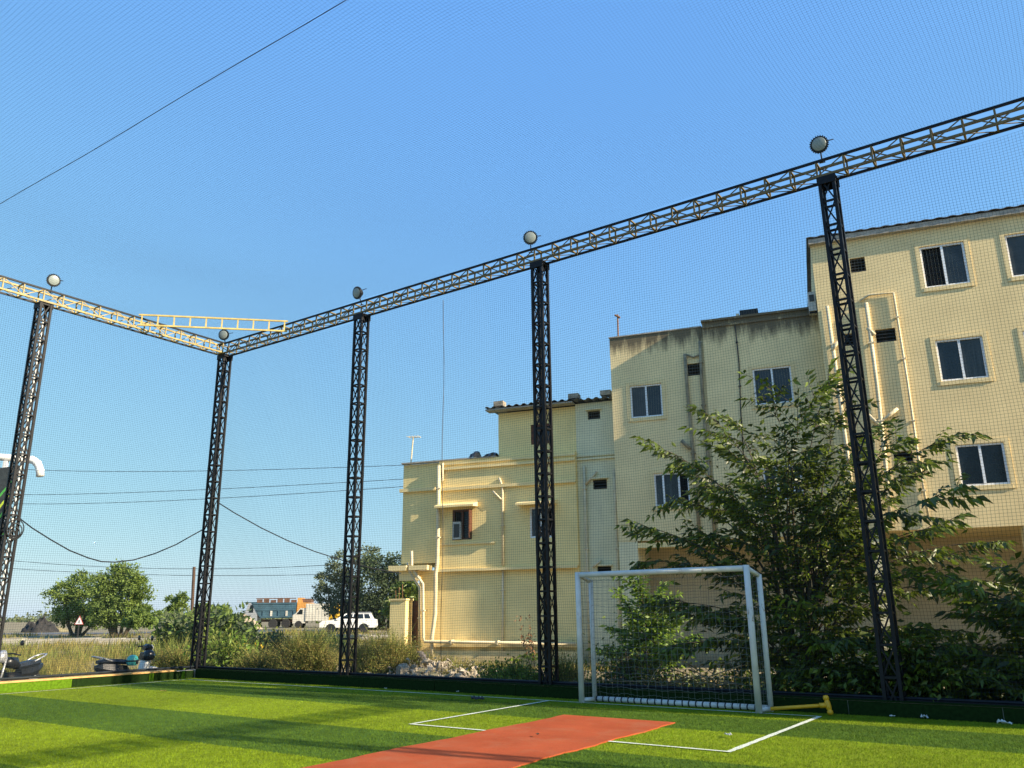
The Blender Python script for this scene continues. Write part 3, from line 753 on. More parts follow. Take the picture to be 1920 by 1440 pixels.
def vent(parent, h, y=0.0):
    a, c, e, f = h; t = link('vent', None, parent)
    b = MB(); b.box((a, y + .13, e), (c, y + .14, f)); b.build('dark_opening', 'dark_room', t)
    n = max(3, int((f - e) / .09))
    for k in range(n):
        g = MB(); z = e + (f - e) * (k + .5) / n; g.hexa([(a, y + .03, z - .02), (c, y + .03, z - .02), (c, y + .09, z + .02), (a, y + .09, z + .02), (a, y + .03, z - .012), (c, y + .03, z - .012), (c, y + .09, z + .028), (a, y + .09, z + .028)])
        g.build('slat', 'louvre', t)
    return t
def pipe(parent, D, pts, r=.05, off=.07, name='drain_pipe', m='pipe', y=0.0):
    P = [on_f(px, py, D + y - off) for px, py in pts]
    b = MB(); b.tube([(u, y - off, z) for u, z in P], r, 10); o = b.build(name, m, parent, True)
    for i in range(len(P) - 1):          # wall clips on the long runs
        du, dz = P[i + 1][0] - P[i][0], P[i + 1][1] - P[i][1]; L = math.hypot(du, dz); k = int(L / 1.4)
        for j in range(k):
            t = (j + .6) / (k + .2); u, z = P[i][0] + du * t, P[i][1] + dz * t
            c = MB()
            if abs(dz) > abs(du): c.box((u - r - .02, y - off - r - .006, z - .02), (u + r + .02, y - .002, z + .02))
            else: c.box((u - .02, y - off - r - .006, z - r - .02), (u + .02, y - .002, z + r + .02))
            c.build('clip', m, o)
    return o

# ---- yellow two storey house
DH = 26.5
house = fbuild('house', 'yellow two storey house with a flat parapet roof and pipes down its front', 'house', DH)
U = lambda px, py, D=DH: on_f(px, py, D)[0]
Z = lambda px, py, D=DH: on_f(px, py, D)[1]
uL, uS, uR = U(752, 960), U(783, 1150), U(1080, 900)
zB, zP = Z(900, 1066), Z(840, 864)
w1 = rect(DH, 848, 955, 885, 1012); w2 = rect(DH, 993, 950, 1037, 1008); w3 = rect(DH, 991, 792, 1030, 830)
uP = U(822, 980)
b = MB()
block(b, uP, uR, zB, zP, 0, 7, [w1, w2])
block(b, uL, uP - .002, zB + .25, zP - .02, .12, 7)
block(b, uS, uR, -.6, zB - .003, .1, 7)
b.build('wall', 'wall_house', house)
b = MB(); uA = U(930, 815); zA = Z(1000, 766)
block(b, uA, uR, zP + .002, zA, .25, 6, [w3]); b.build('roof_room', 'wall_house', house)
# ledges: belt, cornice, plinth
for (x0, y0, x1, dp, hh) in ((822, 1066, 1084, .07, .09), (822, 910, 1084, .09, .11), (752, 918, 816, .0, .12)):
    u0, u1 = U(x0, y0), min(U(x1, y0), uR); z = Z((x0 + x1) / 2, y0)
    b = MB(); b.box((u0 - (.06 if x0 == 752 else 0), -dp - .01, z - hh / 2), (u1 - .004, .118 if x0 == 752 else -.002, z + hh / 2)); b.build('ledge', 'trim', house)
b = MB(); b.box((uP, -.09, zP - .34), (uR - .004, -.003, zP - .26)); b.box((uP, -.06, zP - .16), (uR - .004, -.003, zP - .1)); b.build('parapet_moulding', 'trim', house)
b = MB(); b.box((uL - .03, -.03, zP + .001), (uA - .02, .2, zP + .05)); b.build('parapet_coping', 'concrete', house)
b = MB(); z = Z(940, 1209); b.box((U(815, 1209), -.06, z - .07), (uR - .004, .097, z + .07)); b.build('plinth_ledge', 'trim', house)
b = MB(); z = Z(940, 1222); b.box((U(800, 1222), -.13, -.6), (uR - .004, .096, z + .02)); b.build('plinth', 'trim', house)
# left slabs above the gate
z = Z(760, 1066)
b = MB(); b.box((uL - .28, -.32, z - .09), (U(769, 1066), .11, z + .09)); b.box((uL + .05, -.12, z - .42), (uS + .05, .11, z - .09)); b.build('canopy_slab', 'trim', house)
b = MB(); b.box((U(774, 1064), -.32, z - .08), (U(808, 1064), .11, z + .08)); b.build('canopy_slab', 'trim', house)
# windows, with sunshades
window(house, w1, 0, 2, 'brown_wood', None, .07, open_pane=0)
a, c, e, f = w1
b = MB(); b.box((c - .05, -.22, e + .05), (c - .01, .08, f - .02)); b.build('shutter', 'brown_wood', house)
b = MB(); b.box((a + .06, -.1, e + .02), (a + .36, .07, e + .62)); o = b.build('window_cooler', 'ac_white', house)
g = MB(); g.box((a + .1, -.112, e + .08), (a + .32, -.101, e + .54)); g.build('grille', 'louvre', o)
window(house, w2, 0, 2, 'white_frame', None, .06, open_pane=1)
window(house, w3, .25, 2, 'brown_wood', None, .09)
for r_ in (rect(DH, 824, 945, 896, 953), rect(DH, 974, 941, 1044, 948)):
    b = MB(); b.hexa([(r_[0], -.45, r_[2] - .0), (r_[1], -.45, r_[2] - .0), (r_[1], -.002, r_[2] + .03), (r_[0], -.002, r_[2] + .03), (r_[0], -.45, r_[2] + .07), (r_[1], -.45, r_[2] + .07), (r_[1], -.002, r_[3] + .05), (r_[0], -.002, r_[3] + .05)]); b.build('sunshade', 'trim', house)
b = MB(); z = Z(876, 1019); b.box((uP + .02, -.05, z - .03), (U(928, 1019), -.002, z + .03)); b.build('ledge', 'trim', house)
pipe(house, DH, [(823, 873), (822, 960), (820, 1056), (817, 1075), (816, 1150), (810, 1195), (811, 1236)], .07, .12)
pipe(house, DH, [(830, 868), (830, 900), (826, 905)], .04, .08)
pipe(house, DH, [(936, 896), (942, 912), (943, 1060)], .04, .05)
pipe(house, DH, [(943, 1064), (943, 1150), (942, 1232)], .04, .05, y=.1)
pipe(house, DH, [(924, 921), (940, 937)], .04, .07)
pipe(house, DH, [(772, 1033), (772, 1060), (776, 1070), (793, 1095), (794, 1195), (796, 1203), (1080, 1207)], .05, .2)
pipe(house, DH, [(764, 1055), (768, 1072), (787, 1102), (786, 1217)], .045, .12)
# stair tower
b = MB(); zT = Z(1110, 752)
sv = [rect(DH + .2, 1102, 770, 1125, 786), rect(DH + .2, 1112, 899, 1138, 917), rect(DH + .2, 1120, 1062, 1146, 1081)]
block(b, uR + .002, U(1163, 900), -.6, zT, .2, 7, sv); b.build('stair_tower', 'wall_stair', house)
for v in sv: vent(house, v, .2)
for py in (852, 858):
    b = MB(); z = Z(1110, py); b.box((uR + .004, .13, z - .03), (U(1158, 900), .197, z + .03)); b.build('ledge', 'wall_stair', house)
for v in sv:
    b = MB(); b.box((v[0] - .06, .08, v[3] + .02), (v[1] + .06, .197, v[3] + .06)); b.build('vent_hood', 'wall_stair', house)
pipe(house, DH, [(1095, 874), (1098, 960), (1102, 1100), (1106, 1240)], .05, .07, y=.2)
pipe(house, DH, [(1098, 908), (1119, 884)], .045, .09, y=.2)
pipe(house, DH, [(1152, 880), (1155, 960), (1160, 1100), (1164, 1230)], .05, .07, y=.2)
pipe(house, DH, [(1112, 1064), (1127, 1050)], .045, .12, y=.2)
# corrugated roof
def corrugated(name, parent, u0, u1, y0, y1, z, drop, m='roof_sheet', amp=.03, per=.28):
    n = int((u1 - u0) / per * 8); vs = []
    for i in range(n + 1):
        u = u0 + (u1 - u0) * i / n; dz = amp * math.copysign(abs(math.sin(2 * math.pi * (u - u0) / per)) ** .5, math.sin(2 * math.pi * (u - u0) / per))
        vs += [(u, y0, z - drop + dz), (u, y1, z + dz), (u, y0, z - drop + dz - .012), (u, y1, z + dz - .012)]
    fs = []
    for i in range(n): p = 4 * i; fs += [(p, p + 4, p + 5, p + 1), (p + 2, p + 3, p + 7, p + 6), (p, p + 2, p + 6, p + 4)]
    b = MB(); b.add(vs, fs); return b.build(name, m, parent)
zr = Z(1000, 763) + .03
corrugated('roof_sheet', house, U(914, 768), U(1085, 752), -.25, 5.6, zr + .25, .2)
corrugated('roof_sheet', house, U(1085, 752) + .02, U(1148, 745), -.1, 5.6, zT + .28, .2)
b = MB(); b.box((U(914, 768), -.2, zr - .06), (uA - .01, .2, zr + .0)); b.box((uA, -.2, zr - .05), (uR, .22, zr - .002)); b.build('eave_board', 'concrete', house)
for px, py in ((936, 763), (1076, 748), (1136, 742)):
    b = MB(); u = U(px, py); zz = zr + .12 if px < 1085 else zT + .15; b.box((u - .18, -.1, zz), (u + .18, .25, zz + .17)); b.build('roof_weight', 'stone', house)
# things standing on the house roof
ant = fbuild('roof_antenna', 'thin tilted T shaped antenna on the left end of the house roof', 'antenna', DH + .5)
b = MB(); p = [on_f(770, 866, DH + .5), on_f(775, 820, DH + .5)]; b.tube([(p[0][0], 0, zP), (p[1][0], 0, p[1][1])], .025, 6); b.build('mast', 'pipe', ant)
b = MB(); z = p[1][1]; b.tube([(p[1][0] - .22, 0, z + .03), (p[1][0] + .3, 0, z - .02)], .018, 5)
for k in range(5): b.tube([(p[1][0] - .2 + k * .11, -.18, z + .02), (p[1][0] - .2 + k * .11, .18, z + .02)], .008, 4)
b.build('crossbar', 'pipe', ant)
tarp = fbuild('tarpaulin', 'crumpled black tarpaulin lying on the edge of the house roof', 'tarpaulin', DH)
b = MB(); u0, u1 = U(880, 856), U(928, 856); n = 14; vs = []
for i in range(n + 1):
    for j in range(5):
        tt = i / n; hgt = [.0, .16, .22, .12, 0][j] * (0.35 + .65 * abs(math.sin(tt * 5 + .6))) * (.3 + (tt < .35) * .9 + (tt > .6) * .5)
        vs.append((u0 + (u1 - u0) * tt, -.05 + j * .14 + .04 * math.sin(i * 2), zP + .052 + hgt))
b.add(vs, [(i * 5 + j, i * 5 + 5 + j, i * 5 + 6 + j, i * 5 + 1 + j) for i in range(n) for j in range(4)]); b.build('cloth', 'black_plastic', tarp)

# compound wall and gate at the left of the house
cw = fbuild('compound_wall', 'short yellow compound wall stub left of the house gate', 'wall', DH - .4)
a, c = U(731, 1150, DH - .4), U(760, 1150, DH - .4); z = Z(745, 1126, DH - .4)
b = MB(); b.box((a, 0, -.6), (c, .5, z)); b.build('wall_body', 'wall_house', cw)
b = MB(); b.box((a - .04, -.04, z + .002), (c + .04, .54, z + .06)); b.build('wall_cap', 'trim', cw)
for k in range(3):
    b = MB(); b.tube([(a + .12 + .13 * k, .2, z), (a + .1 + .13 * k, .2, z + .35 + .1 * k)], .012, 4); b.build('rebar', 'rust', cw)
gt = fbuild('gate', 'dark corrugated metal gate between the compound wall and the house', 'gate', DH)
a, c = U(761, 1150), U(784, 1150) - .02; z = Z(772, 1126)
for k in range(9):
    b = MB(); u = a + (c - a) * k / 9; b.box((u + .004, .2, .45), (u + (c - a) / 9 - .004, .225 + .02 * (k % 2), z)); b.build('gate_slat', 'brown_wood', gt)
st = fbuild('steps', 'reddish concrete steps below the gate', 'steps', DH)
for k in range(3):
    b = MB(); b.box((a - .1, .16 - .3 * k - .3, -.6), (c, .16 - .3 * k, .42 - .17 * k)); b.build('step', 'rust', st)

# ---- middle apartment building
DM = 25.9
apt = fbuild('apartment_building', 'beige yellow three storey apartment building with damp black stains under its parapet', 'building', DM)
ua, ub, uc = U(1150, 800, DM), U(1330, 780, DM), U(1600, 780, DM)
z2a, zb2 = Z(1230, 624, DM), Z(1425, 592, DM - .12); zbot = Z(1235, 1013, DM)
MT['wall_apt'] = wall_mat('wall_apartment', (.82, .66, .36), z2a, 1.5, .9)
MT['wall_block'] = wall_mat('wall_block', (.79, .625, .33))
h1 = rect(DM, 1182, 721, 1242, 782); h2_ = rect(DM, 1227, 886, 1293, 948); hv = rect(DM, 1289, 681, 1316, 704)
m1 = rect(DM - .12, 1413, 688, 1486, 757); m2 = rect(DM - .12, 1432, 871, 1505, 936)
b = MB(); block(b, ua, ub, zbot, z2a, 0, 9, [h1, h2_, hv]); b.build('wall', 'wall_apt', apt)
b = MB(); block(b, ub + .002, uc, zbot - .05, zb2, -.12, 9, [m1, m2]); b.build('wall', 'wall_apt', apt)
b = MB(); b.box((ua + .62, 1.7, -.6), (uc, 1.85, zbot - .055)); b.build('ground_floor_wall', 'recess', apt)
b = MB(); b.box((ua, .01, -.6), (ua + .6, 1.24, zbot - .003)); b.build('corner_column', 'wall_stair', apt)
b = MB(); b.box((ua + .605, .012, zbot - .22), (uc, .3, zbot - .06)); b.build('floor_beam', 'trim', apt)
b = MB(); b.box((ub - .02, -.2, zb2 + .001), (uc, .4, zb2 + .07)); b.box((ub + .01, -.17, zb2 - .2), (uc, -.123, zb2 - .13)); b.build('parapet_coping', 'wall_apt', apt)
b = MB(); b.box((ua - .02, -.03, z2a + .001), (ub - .03, .3, z2a + .04)); b.build('parapet_coping', 'concrete', apt)
window(apt, h1, 0, 2, 'white_frame', 'wall_block', .05)
window(apt, h2_, 0, 3, 'white_frame', 'wall_block', .05, open_pane=2, mullions=[.24, .73])
window(apt, m1, -.12, 2, 'white_frame', 'wall_block', .05)
window(apt, m2, -.12, 3, 'white_frame', 'wall_block', .05, mullions=[.35, .8])
vent(apt, hv, 0)
MT['old_pipe'] = mat('old_pipe', (.26, .22, .14), .8, .4, 5)
pipe(apt, DM, [(1284, 664), (1288, 720), (1295, 800), (1304, 900), (1312, 1005)], .055, .07, m='old_pipe')
pipe(apt, DM, [(1312, 640), (1316, 720), (1322, 800), (1334, 930), (1340, 1005)], .05, .07, m='old_pipe')
pipe(apt, DM, [(1285, 664), (1300, 670), (1314, 664)], .03, .06, m='old_pipe')
pipe(apt, DM, [(1278, 826), (1294, 841)], .06, .1, m='old_pipe')
pipe(apt, DM - .12, [(1377, 600), (1385, 680), (1388, 765), (1396, 900)], .018, .03, name='wall_cable', m='cable', y=-.12)
rb = fbuild('roof_box', 'small dark water tank box on the parapet of the stained building', 'roof box', DM)
a, c = U(1386, 590, DM), U(1421, 590, DM); b = MB(); b.box((a, .3, zb2 + .072), (c, .9, zb2 + .42)); b.build('tank', 'dark_steel', rb)
b = MB(); b.box((a - .12, .25, zb2 + .15), (a - .02, .95, zb2 + .3)); b.build('bracket', 'pipe', rb)
am = fbuild('roof_mast', 'thin rusty mast on the left corner of the stained building', 'mast', DM + .3)
b = MB(); p = on_f(1158, 590, DM + .3); u = on_f(1159, 632, DM + .3)[0]; b.tube([(u, 0, z2a), (p[0], 0, p[1])], .03, 6); b.build('pole', 'rust', am)
b = MB(); b.tube([(p[0] - .1, 0, p[1]), (p[0] + .08, 0, p[1] - .12)], .035, 6); b.build('head', 'rust', am)

# ---- tall right building
DB = 25.0
blk = fbuild('apartment_building', 'tall yellow four storey building with a corrugated roof edge at the right', 'building', DB)
u0 = U(1548, 700, DB); u1 = u0 + 17.0
zt_, zb_ = Z(1720, 432, DB), Z(1800, 990, DB)
hol = []
wins = [rect(DB, 1728, 457, 1814, 536), rect(DB, 1758, 633, 1849, 712), rect(DB, 1796, 831, 1889, 910)]
du = rect(DB, 1889, 440, 1969, 512)
wins2 = [(du[0], du[0] + wins[0][1] - wins[0][0], w_[2], w_[3]) for w_ in wins]
off = du[0] - wins[0][0]
wins3 = [(w_[0] + 2.1 * off, w_[1] + 2.1 * off, w_[2], w_[3]) for w_ in wins]
vts = [rect(DB, 1594, 483, 1623, 510), rect(DB, 1642, 616, 1680, 641), rect(DB, 1577, 625, 1610, 648), rect(DB, 1676, 846, 1712, 868)]
hol = wins + wins2[:1] + wins2[1:] + wins3 + vts
b = MB(); block(b, u0, u1, zb_, zt_, 0, 10, hol); b.build('wall', 'wall_block', blk)
for k, w_ in enumerate(wins + wins2 + wins3):
    window(blk, w_, 0, 2, 'white_frame', 'wall_block', .055, open_pane=0 if k in (0, 4) else None)
for v in vts: vent(blk, v, 0)
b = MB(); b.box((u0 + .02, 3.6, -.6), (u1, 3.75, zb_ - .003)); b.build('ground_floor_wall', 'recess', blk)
for k in range(5):
    b = MB(); uu = u0 + .5 + k * 3.9; b.box((uu, .08, -.6), (uu + .4, .48, zb_ - .004)); b.build('column', 'wall_stair', blk)
b = MB(); b.box((u0 - .05, -.17, zt_ + .001), (u1, .1, zt_ + .16)); b.build('eave_board', 'concrete', blk)
corrugated('roof_sheet', blk, u0 - .1, u1, -.22, 9.5, zt_ + .85, .64, 'roof_sheet', .013, .36)
pipe(blk, DB, [(1612, 564), (1630, 553), (1675, 549), (1702, 720), (1722, 860), (1743, 980)], .035, .06)
pipe(blk, DB, [(1624, 568), (1644, 720), (1659, 860), (1671, 985)], .06, .09)
pipe(blk, DB, [(1626, 615), (1640, 628)], .055, .1)
pipe(blk, DB, [(1551, 574), (1571, 720), (1590, 860), (1606, 985)], .055, .08)
pipe(blk, DB, [(1571, 640), (1560, 658)], .05, .1)
pipe(blk, DB, [(1653, 790), (1683, 766)], .05, .1)
pipe(blk, DB, [(1625, 775), (1655, 803)], .05, .1)
acu = fbuild('air_conditioner', 'white air conditioner unit on the left edge of the tall building', 'air conditioner', DB)
p = rect(DB, 1519, 540, 1533, 576); b = MB(); b.box((u0 - .24, .3, p[2]), (u0 - .02, 1.1, p[3])); b.build('casing', 'ac_white', acu)
b = MB(); b.box((u0 - .2, .285, p[2] + .3), (u0 - .06, .298, p[3] - .1)); b.build('grille', 'louvre', acu)
b = MB(); b.box((u0 - .24, .35, p[2] - .06), (u0 - .002, .4, p[2] - .005)); b.build('bracket', 'black_steel', acu)

# ------------------------------------------------------------------ plants
def unit(v): return v / (np.linalg.norm(v, axis=-1, keepdims=True) + 1e-9)
def leaves(P, D, L, W, fold=.25, droop=0.0):
    """pointed leaves: P base points, D directions; two triangles each, folded along the midrib"""
    n = len(P); D = unit(D); rnd = RNG.normal(size=(n, 3)); S_ = unit(np.cross(D, rnd)); N_ = np.cross(S_, D)
    L = np.asarray(L).reshape(-1, 1) * np.ones((n, 1)); W = np.asarray(W).reshape(-1, 1) * np.ones((n, 1))
    tip = P + D * L; tip[:, 2] -= (droop * L[:, 0])
    mid = P + D * L * .42
    a = mid + S_ * W / 2 + N_ * W * fold; c = mid - S_ * W / 2 + N_ * W * fold
    V = np.stack([P, a, tip, c], 1).reshape(-1, 3); b = np.arange(n)[:, None] * 4
    return V, np.concatenate([b + [0, 1, 2], b + [0, 2, 3]], 1).reshape(-1, 3)
def grass(P, H, W, lean=.35, bend=.5):
    """bent blades: three triangles each"""
    n = len(P); a = RNG.uniform(0, 2 * np.pi, n); l = RNG.normal(0, lean, (n, 2)) * H[:, None]
    wv = np.stack([np.cos(a), np.sin(a), np.zeros(n)], -1) * (W / 2)[:, None]
    m = P + np.concatenate([l * .35, (H * .6)[:, None]], -1); t = P + np.concatenate([l, (H * (1 - bend * .3 * RNG.random(n)))[:, None]], -1)
    V = np.stack([P - wv, P + wv, m + wv * .8, m - wv * .8, t], 1).reshape(-1, 3); b = np.arange(n)[:, None] * 5
    return V, np.concatenate([b + [0, 1, 2], b + [0, 2, 3], b + [3, 2, 4]], 1).reshape(-1, 3)
def cat_mesh(parts):
    V, Fs, o = [], [], 0
    for v, f in parts: V.append(v); Fs.append(f + o); o += len(v)
    return np.concatenate(V), np.concatenate(Fs)
def bez(p0, p1, p2, p3, t):
    t = np.asarray(t)[:, None]; return (1 - t) ** 3 * p0 + 3 * (1 - t) ** 2 * t * p1 + 3 * (1 - t) * t * t * p2 + t ** 3 * p3

def spray_mesh(name, leafm, length=.8, nside=3, per=12, LL=.15, LW=.045, droop=.7):
    """a branchlet along +x with side twigs and hanging leaves"""
    tw = MB(); P, D = [], []
    def axis(p, d, L, k):
        pts = [p + d * (L * t) + np.array([0, 0, -.16 * L * t * t]) for t in np.linspace(0, 1, 5)]
        tw.tube([tuple(q) for q in pts], [.008 * (1 - .7 * t) for t in np.linspace(0, 1, 5)], 4, False)
        for i in range(k):
            t = .12 + .88 * i / (k - 1); q = p + d * (L * t) + np.array([0, 0, -.16 * L * t * t]); s = 1 if i % 2 else -1
            side = np.cross(d, [0, 0, 1]) * s; side = side / (np.linalg.norm(side) + 1e-6)
            P.append(q); D.append(d * RNG.uniform(.25, .8) + side * RNG.uniform(.5, 1.1) + np.array([0, 0, RNG.uniform(-.9, .05) * droop * 1.6]))
        P.append(pts[-1]); D.append(d + np.array([0, 0, -.5]))
    axis(np.zeros(3), np.array([1., 0, 0]), length, per)
    for j in range(nside):
        t = .15 + .55 * j / max(1, nside - 1); s = 1 if j % 2 else -1; a = RNG.uniform(.5, 1.0) * s
        axis(np.array([length * t, 0, -.16 * length * t * t]), unit(np.array([math.cos(a), math.sin(a), RNG.uniform(-.15, .25)])), length * RNG.uniform(.45, .75), int(per * .75))
    P, D = np.array(P), np.array(D); n = len(P)
    V, F3 = leaves(P, D, LL * RNG.uniform(.6, 1.2, n), LW * RNG.uniform(.75, 1.2, n), .18, droop * .4)
    nl = len(F3); tv = np.array(tw.v); tf = []
    for f in tw.f: tf += [(f[0], f[1], f[2]), (f[0], f[2], f[3])]
    V2, F2 = cat_mesh([(V, F3), (tv, np.array(tf))])
    me = np_mesh(name, V2, F2, [leafm, 'bark'], tri=True)
    me.polygons.foreach_set('material_index', np.concatenate([np.zeros(nl, np.int32), np.ones(len(tf), np.int32)])); me.update()
    return me
def rot_to(d, roll=0.0):
    q = Vector(d).to_track_quat('X', 'Z'); return (q @ Euler((roll, 0, 0)).to_quaternion()).to_euler()
def leafy_tree(name, label, cat, base, tips, sprays, per_limb, leafm, trunk_r=.06, stems=4, core=2500, group=None, split=.28, scl=(.7, 1.15), LL=.12, LW=.04, start=.35):
    t = thing(name, label, cat, base, 0, group); b0 = np.array(base, float)
    mb = MB(); core_pts = []
    stem_tops = []
    T = np.array([np.array(p) - b0 for p in tips])
    hmax = T[:, 2].max()
    for s in range(stems):
        a = 2 * math.pi * s / stems + .4
        top = np.array([math.cos(a) * .28 * hmax * .35 + T[:, 0].mean() * .5, math.sin(a) * .16 * hmax * .35 + T[:, 1].mean() * .5, hmax * RNG.uniform(.62, .8)])
        p0 = np.array([math.cos(a) * .12, math.sin(a) * .1, -.1]); pts = bez(p0, p0 + [0, 0, hmax * .25], top - [0, 0, hmax * .3], top, np.linspace(0, 1, 9))
        mb.tube([tuple(q) for q in pts], [trunk_r * (1 - .75 * k / 8) for k in range(9)], 7); stem_tops.append(pts)
    k = 0
    for tip in T:
        st = stem_tops[k % stems]; j = int(np.clip((tip[2] / hmax) * 8 * .55, 1, 6)); p0 = st[j]
        mid = p0 + (tip - p0) * .5; up = np.array([0, 0, .2 * np.linalg.norm(tip - p0)])
        pts = bez(p0, p0 + (tip - p0) * .25 + up, mid + up * 1.2, tip, np.linspace(0, 1, 10))
        mb.tube([tuple(q) for q in pts], [trunk_r * .42 * (1 - .85 * i / 9) for i in range(10)], 5, False)
        tan = np.gradient(pts, axis=0)
        for i in range(per_limb):
            f = start + (1 - start) * (i + .5 * RNG.random()) / max(1, per_limb - 1); f = min(f, .97); x = f * 9; i0 = int(x)
            q = pts[i0] + (pts[min(i0 + 1, 9)] - pts[i0]) * (x - i0); d = unit(tan[i0]); s = 1 if i % 2 else -1
            side = np.cross(d, [0, 0, 1]); side = side / (np.linalg.norm(side) + 1e-6)
            d2 = d * (1.2 if f > .85 else .7) + side * s * RNG.uniform(.2, 1.0) * (0.3 if f > .85 else 1) + np.array([0, 0, RNG.uniform(-.25, .12)])
            o = link('leaf_spray', sprays[int(RNG.integers(len(sprays)))], t, loc=tuple(q), rot=rot_to(d2, RNG.uniform(-.4, .4)))
            sc = RNG.uniform(*scl); o.scale = (sc, sc, sc)
        core_pts.append(pts[2:9])
        k += 1
    mb.build('trunk', 'bark', t, True)
    if core:
        C = np.concatenate(core_pts); P = C[RNG.integers(len(C), size=core)] + RNG.normal(0, .27, (core, 3)) * [1, 1, .8]
        P[:, 2] = np.maximum(P[:, 2], .05)
        D = RNG.normal(size=(core, 3)); D[:, 2] = -np.abs(D[:, 2]) * .6
        V, F3 = leaves(P, D, LL * RNG.uniform(.7, 1.2, core), LW * RNG.uniform(.8, 1.2, core))
        link('foliage', np_mesh('foliage', V, F3, leafm, tri=True), t, kind='stuff')
    return t

SP_D = [spray_mesh('leaf_spray', 'leaf_dark', RNG.uniform(.6, .85), 3, 12, .19, .072) for _ in range(4)] + [spray_mesh('leaf_spray', 'leaf_mid', RNG.uniform(.6, .85), 3, 12, .19, .072) for _ in range(3)]
SP_B = [spray_mesh('leaf_spray', 'leaf_bright', RNG.uniform(.3, .45), 3, 9, .12, .06, .3) for _ in range(4)]
tp_px = [(1455, 770), (1540, 757), (1500, 790), (1380, 795), (1352, 800), (1262, 850), (1310, 880), (1240, 995), (1275, 935), (1222, 1052), (1565, 800), (1612, 832), (1742, 836), (1757, 930), (1690, 900), (1645, 862), (1820, 1018), (1700, 1000),
         (1480, 860), (1420, 875), (1530, 905), (1350, 915), (1330, 1005), (1405, 985), (1585, 955), (1285, 1130), (1305, 1205), (1350, 1155), (1425, 1105), (1505, 1050), (1600, 1080), (1700, 1080), (1790, 1085), (1650, 1180), (1560, 1200), (1450, 1215), (1720, 1180), (1400, 1245), (1600, 1260), (1500, 1150), (1460, 960), (1560, 1010)]
tips = []
for i, (px, py) in enumerate(tp_px):
    y = 14.1 + (i * 0.618 % 1) * 2.7; p = on_y(px, py, y); tips.append((p.x, p.y, p.z))
leafy_tree('tree', 'tall leafy dark green tree with drooping leaves behind the right goal post', 'tree', (-4.5, 15.4, -.15), tips, SP_D, 7, 'leaf_dark', .065, 5, 1600, LL=.18, LW=.07)
tp2 = [(1862, 1065), (1905, 1050), (1890, 1125), (1848, 1165), (1912, 1200), (1835, 1235), (1880, 1285), (1780, 1265), (1745, 1240), (1925, 1110), (1950, 1060), (1990, 1120), (1960, 1220), (1800, 1180), (2030, 1080), (2010, 1240)]
tips = [tuple(on_y(px, py, 14.2 + (i * .618 % 1) * 1.8)) for i, (px, py) in enumerate([(a, c + 50) for a, c in tp2])]
leafy_tree('tree', 'low leafy tree at the right edge hanging over the back wall', 'tree', (-.3, 15.0, -.15), tips, SP_D, 6, 'leaf_dark', .05, 3, 1500, LL=.14, LW=.055)
# unseen slim trees, added to cast the shade strip along the back wall
for j, x in enumerate((4.4, 5.5, 6.6, 7.7, 8.9)):
    hgt = 9.2 + .5 * math.sin(j * 2.1)
    t = thing('columnar_tree', ['tall slim tree beyond the right edge, first from the leafy trees', 'tall slim tree beyond the right edge, second of its row', 'tall slim tree beyond the right edge, middle of its row', 'tall slim tree beyond the right edge, fourth of its row', 'tall slim tree beyond the right edge, last of its row'][j], 'tree', (x, 14.85, -.15), 0, 'slim trees along the fence')
    n = 5200; zz = RNG.random(n) ** .9; rad = .62 * (np.sin(np.pi * np.clip(zz * .93 + .06, 0, 1)) ** .5) * np.sqrt(RNG.random(n)); an = RNG.uniform(0, 6.283, n)
    P = np.stack([rad * np.cos(an) * 1.15, rad * np.sin(an), .15 + zz * hgt], -1); D = np.stack([np.cos(an), np.sin(an), np.full(n, -.9)], -1) + RNG.normal(0, .3, (n, 3))
    V, F3 = leaves(P, D, .24 * RNG.uniform(.7, 1.2, n), .07 * RNG.uniform(.8, 1.2, n)); link('foliage', np_mesh('foliage', V, F3, 'leaf_mid', tri=True), t, kind='stuff')
    b = MB(); b.tube([(0, 0, 0), (0, 0, hgt * .5), (0, 0, hgt)], [.09, .06, .01], 7); b.build('trunk', 'bark', t)
# bushes seen through the goal
tp3 = [(1200, 1112), (1228, 1125), (1180, 1140), (1168, 1185), (1255, 1165), (1292, 1205), (1212, 1190), (1235, 1235), (1190, 1230), (1270, 1215), (1150, 1225), (1245, 1140), (1215, 1150)]
tips = [tuple(on_y(px, py, 18.0 + (i * .618 % 1) * 1.1)) for i, (px, py) in enumerate(tp3)]
leafy_tree('shrub', 'bright green leafy shrub seen through the goal net', 'shrub', (on_y(1218, 1260, 18.5).x, 18.5, -.15), tips, SP_B, 9, 'leaf_bright', .035, 3, 1100, LL=.13, LW=.065, scl=(.9, 1.5))
tp4 = [(1700, 1225), (1760, 1215), (1810, 1255), (1660, 1255), (1560, 1255), (1500, 1250), (1420, 1265), (1850, 1275), (1740, 1270), (1620, 1280), (1460, 1285)]
tips = [tuple(on_y(px, py, 13.95 + (i * .618 % 1) * .5)) for i, (px, py) in enumerate(tp4)]
leafy_tree('shrub', 'dark undergrowth shrub pressed against the back net right of the goal', 'shrub', (-2.9, 14.25, -.15), tips, SP_D, 8, 'leaf_dark', .02, 4, 2600, LL=.13, LW=.05, scl=(.5, .8), start=.15)
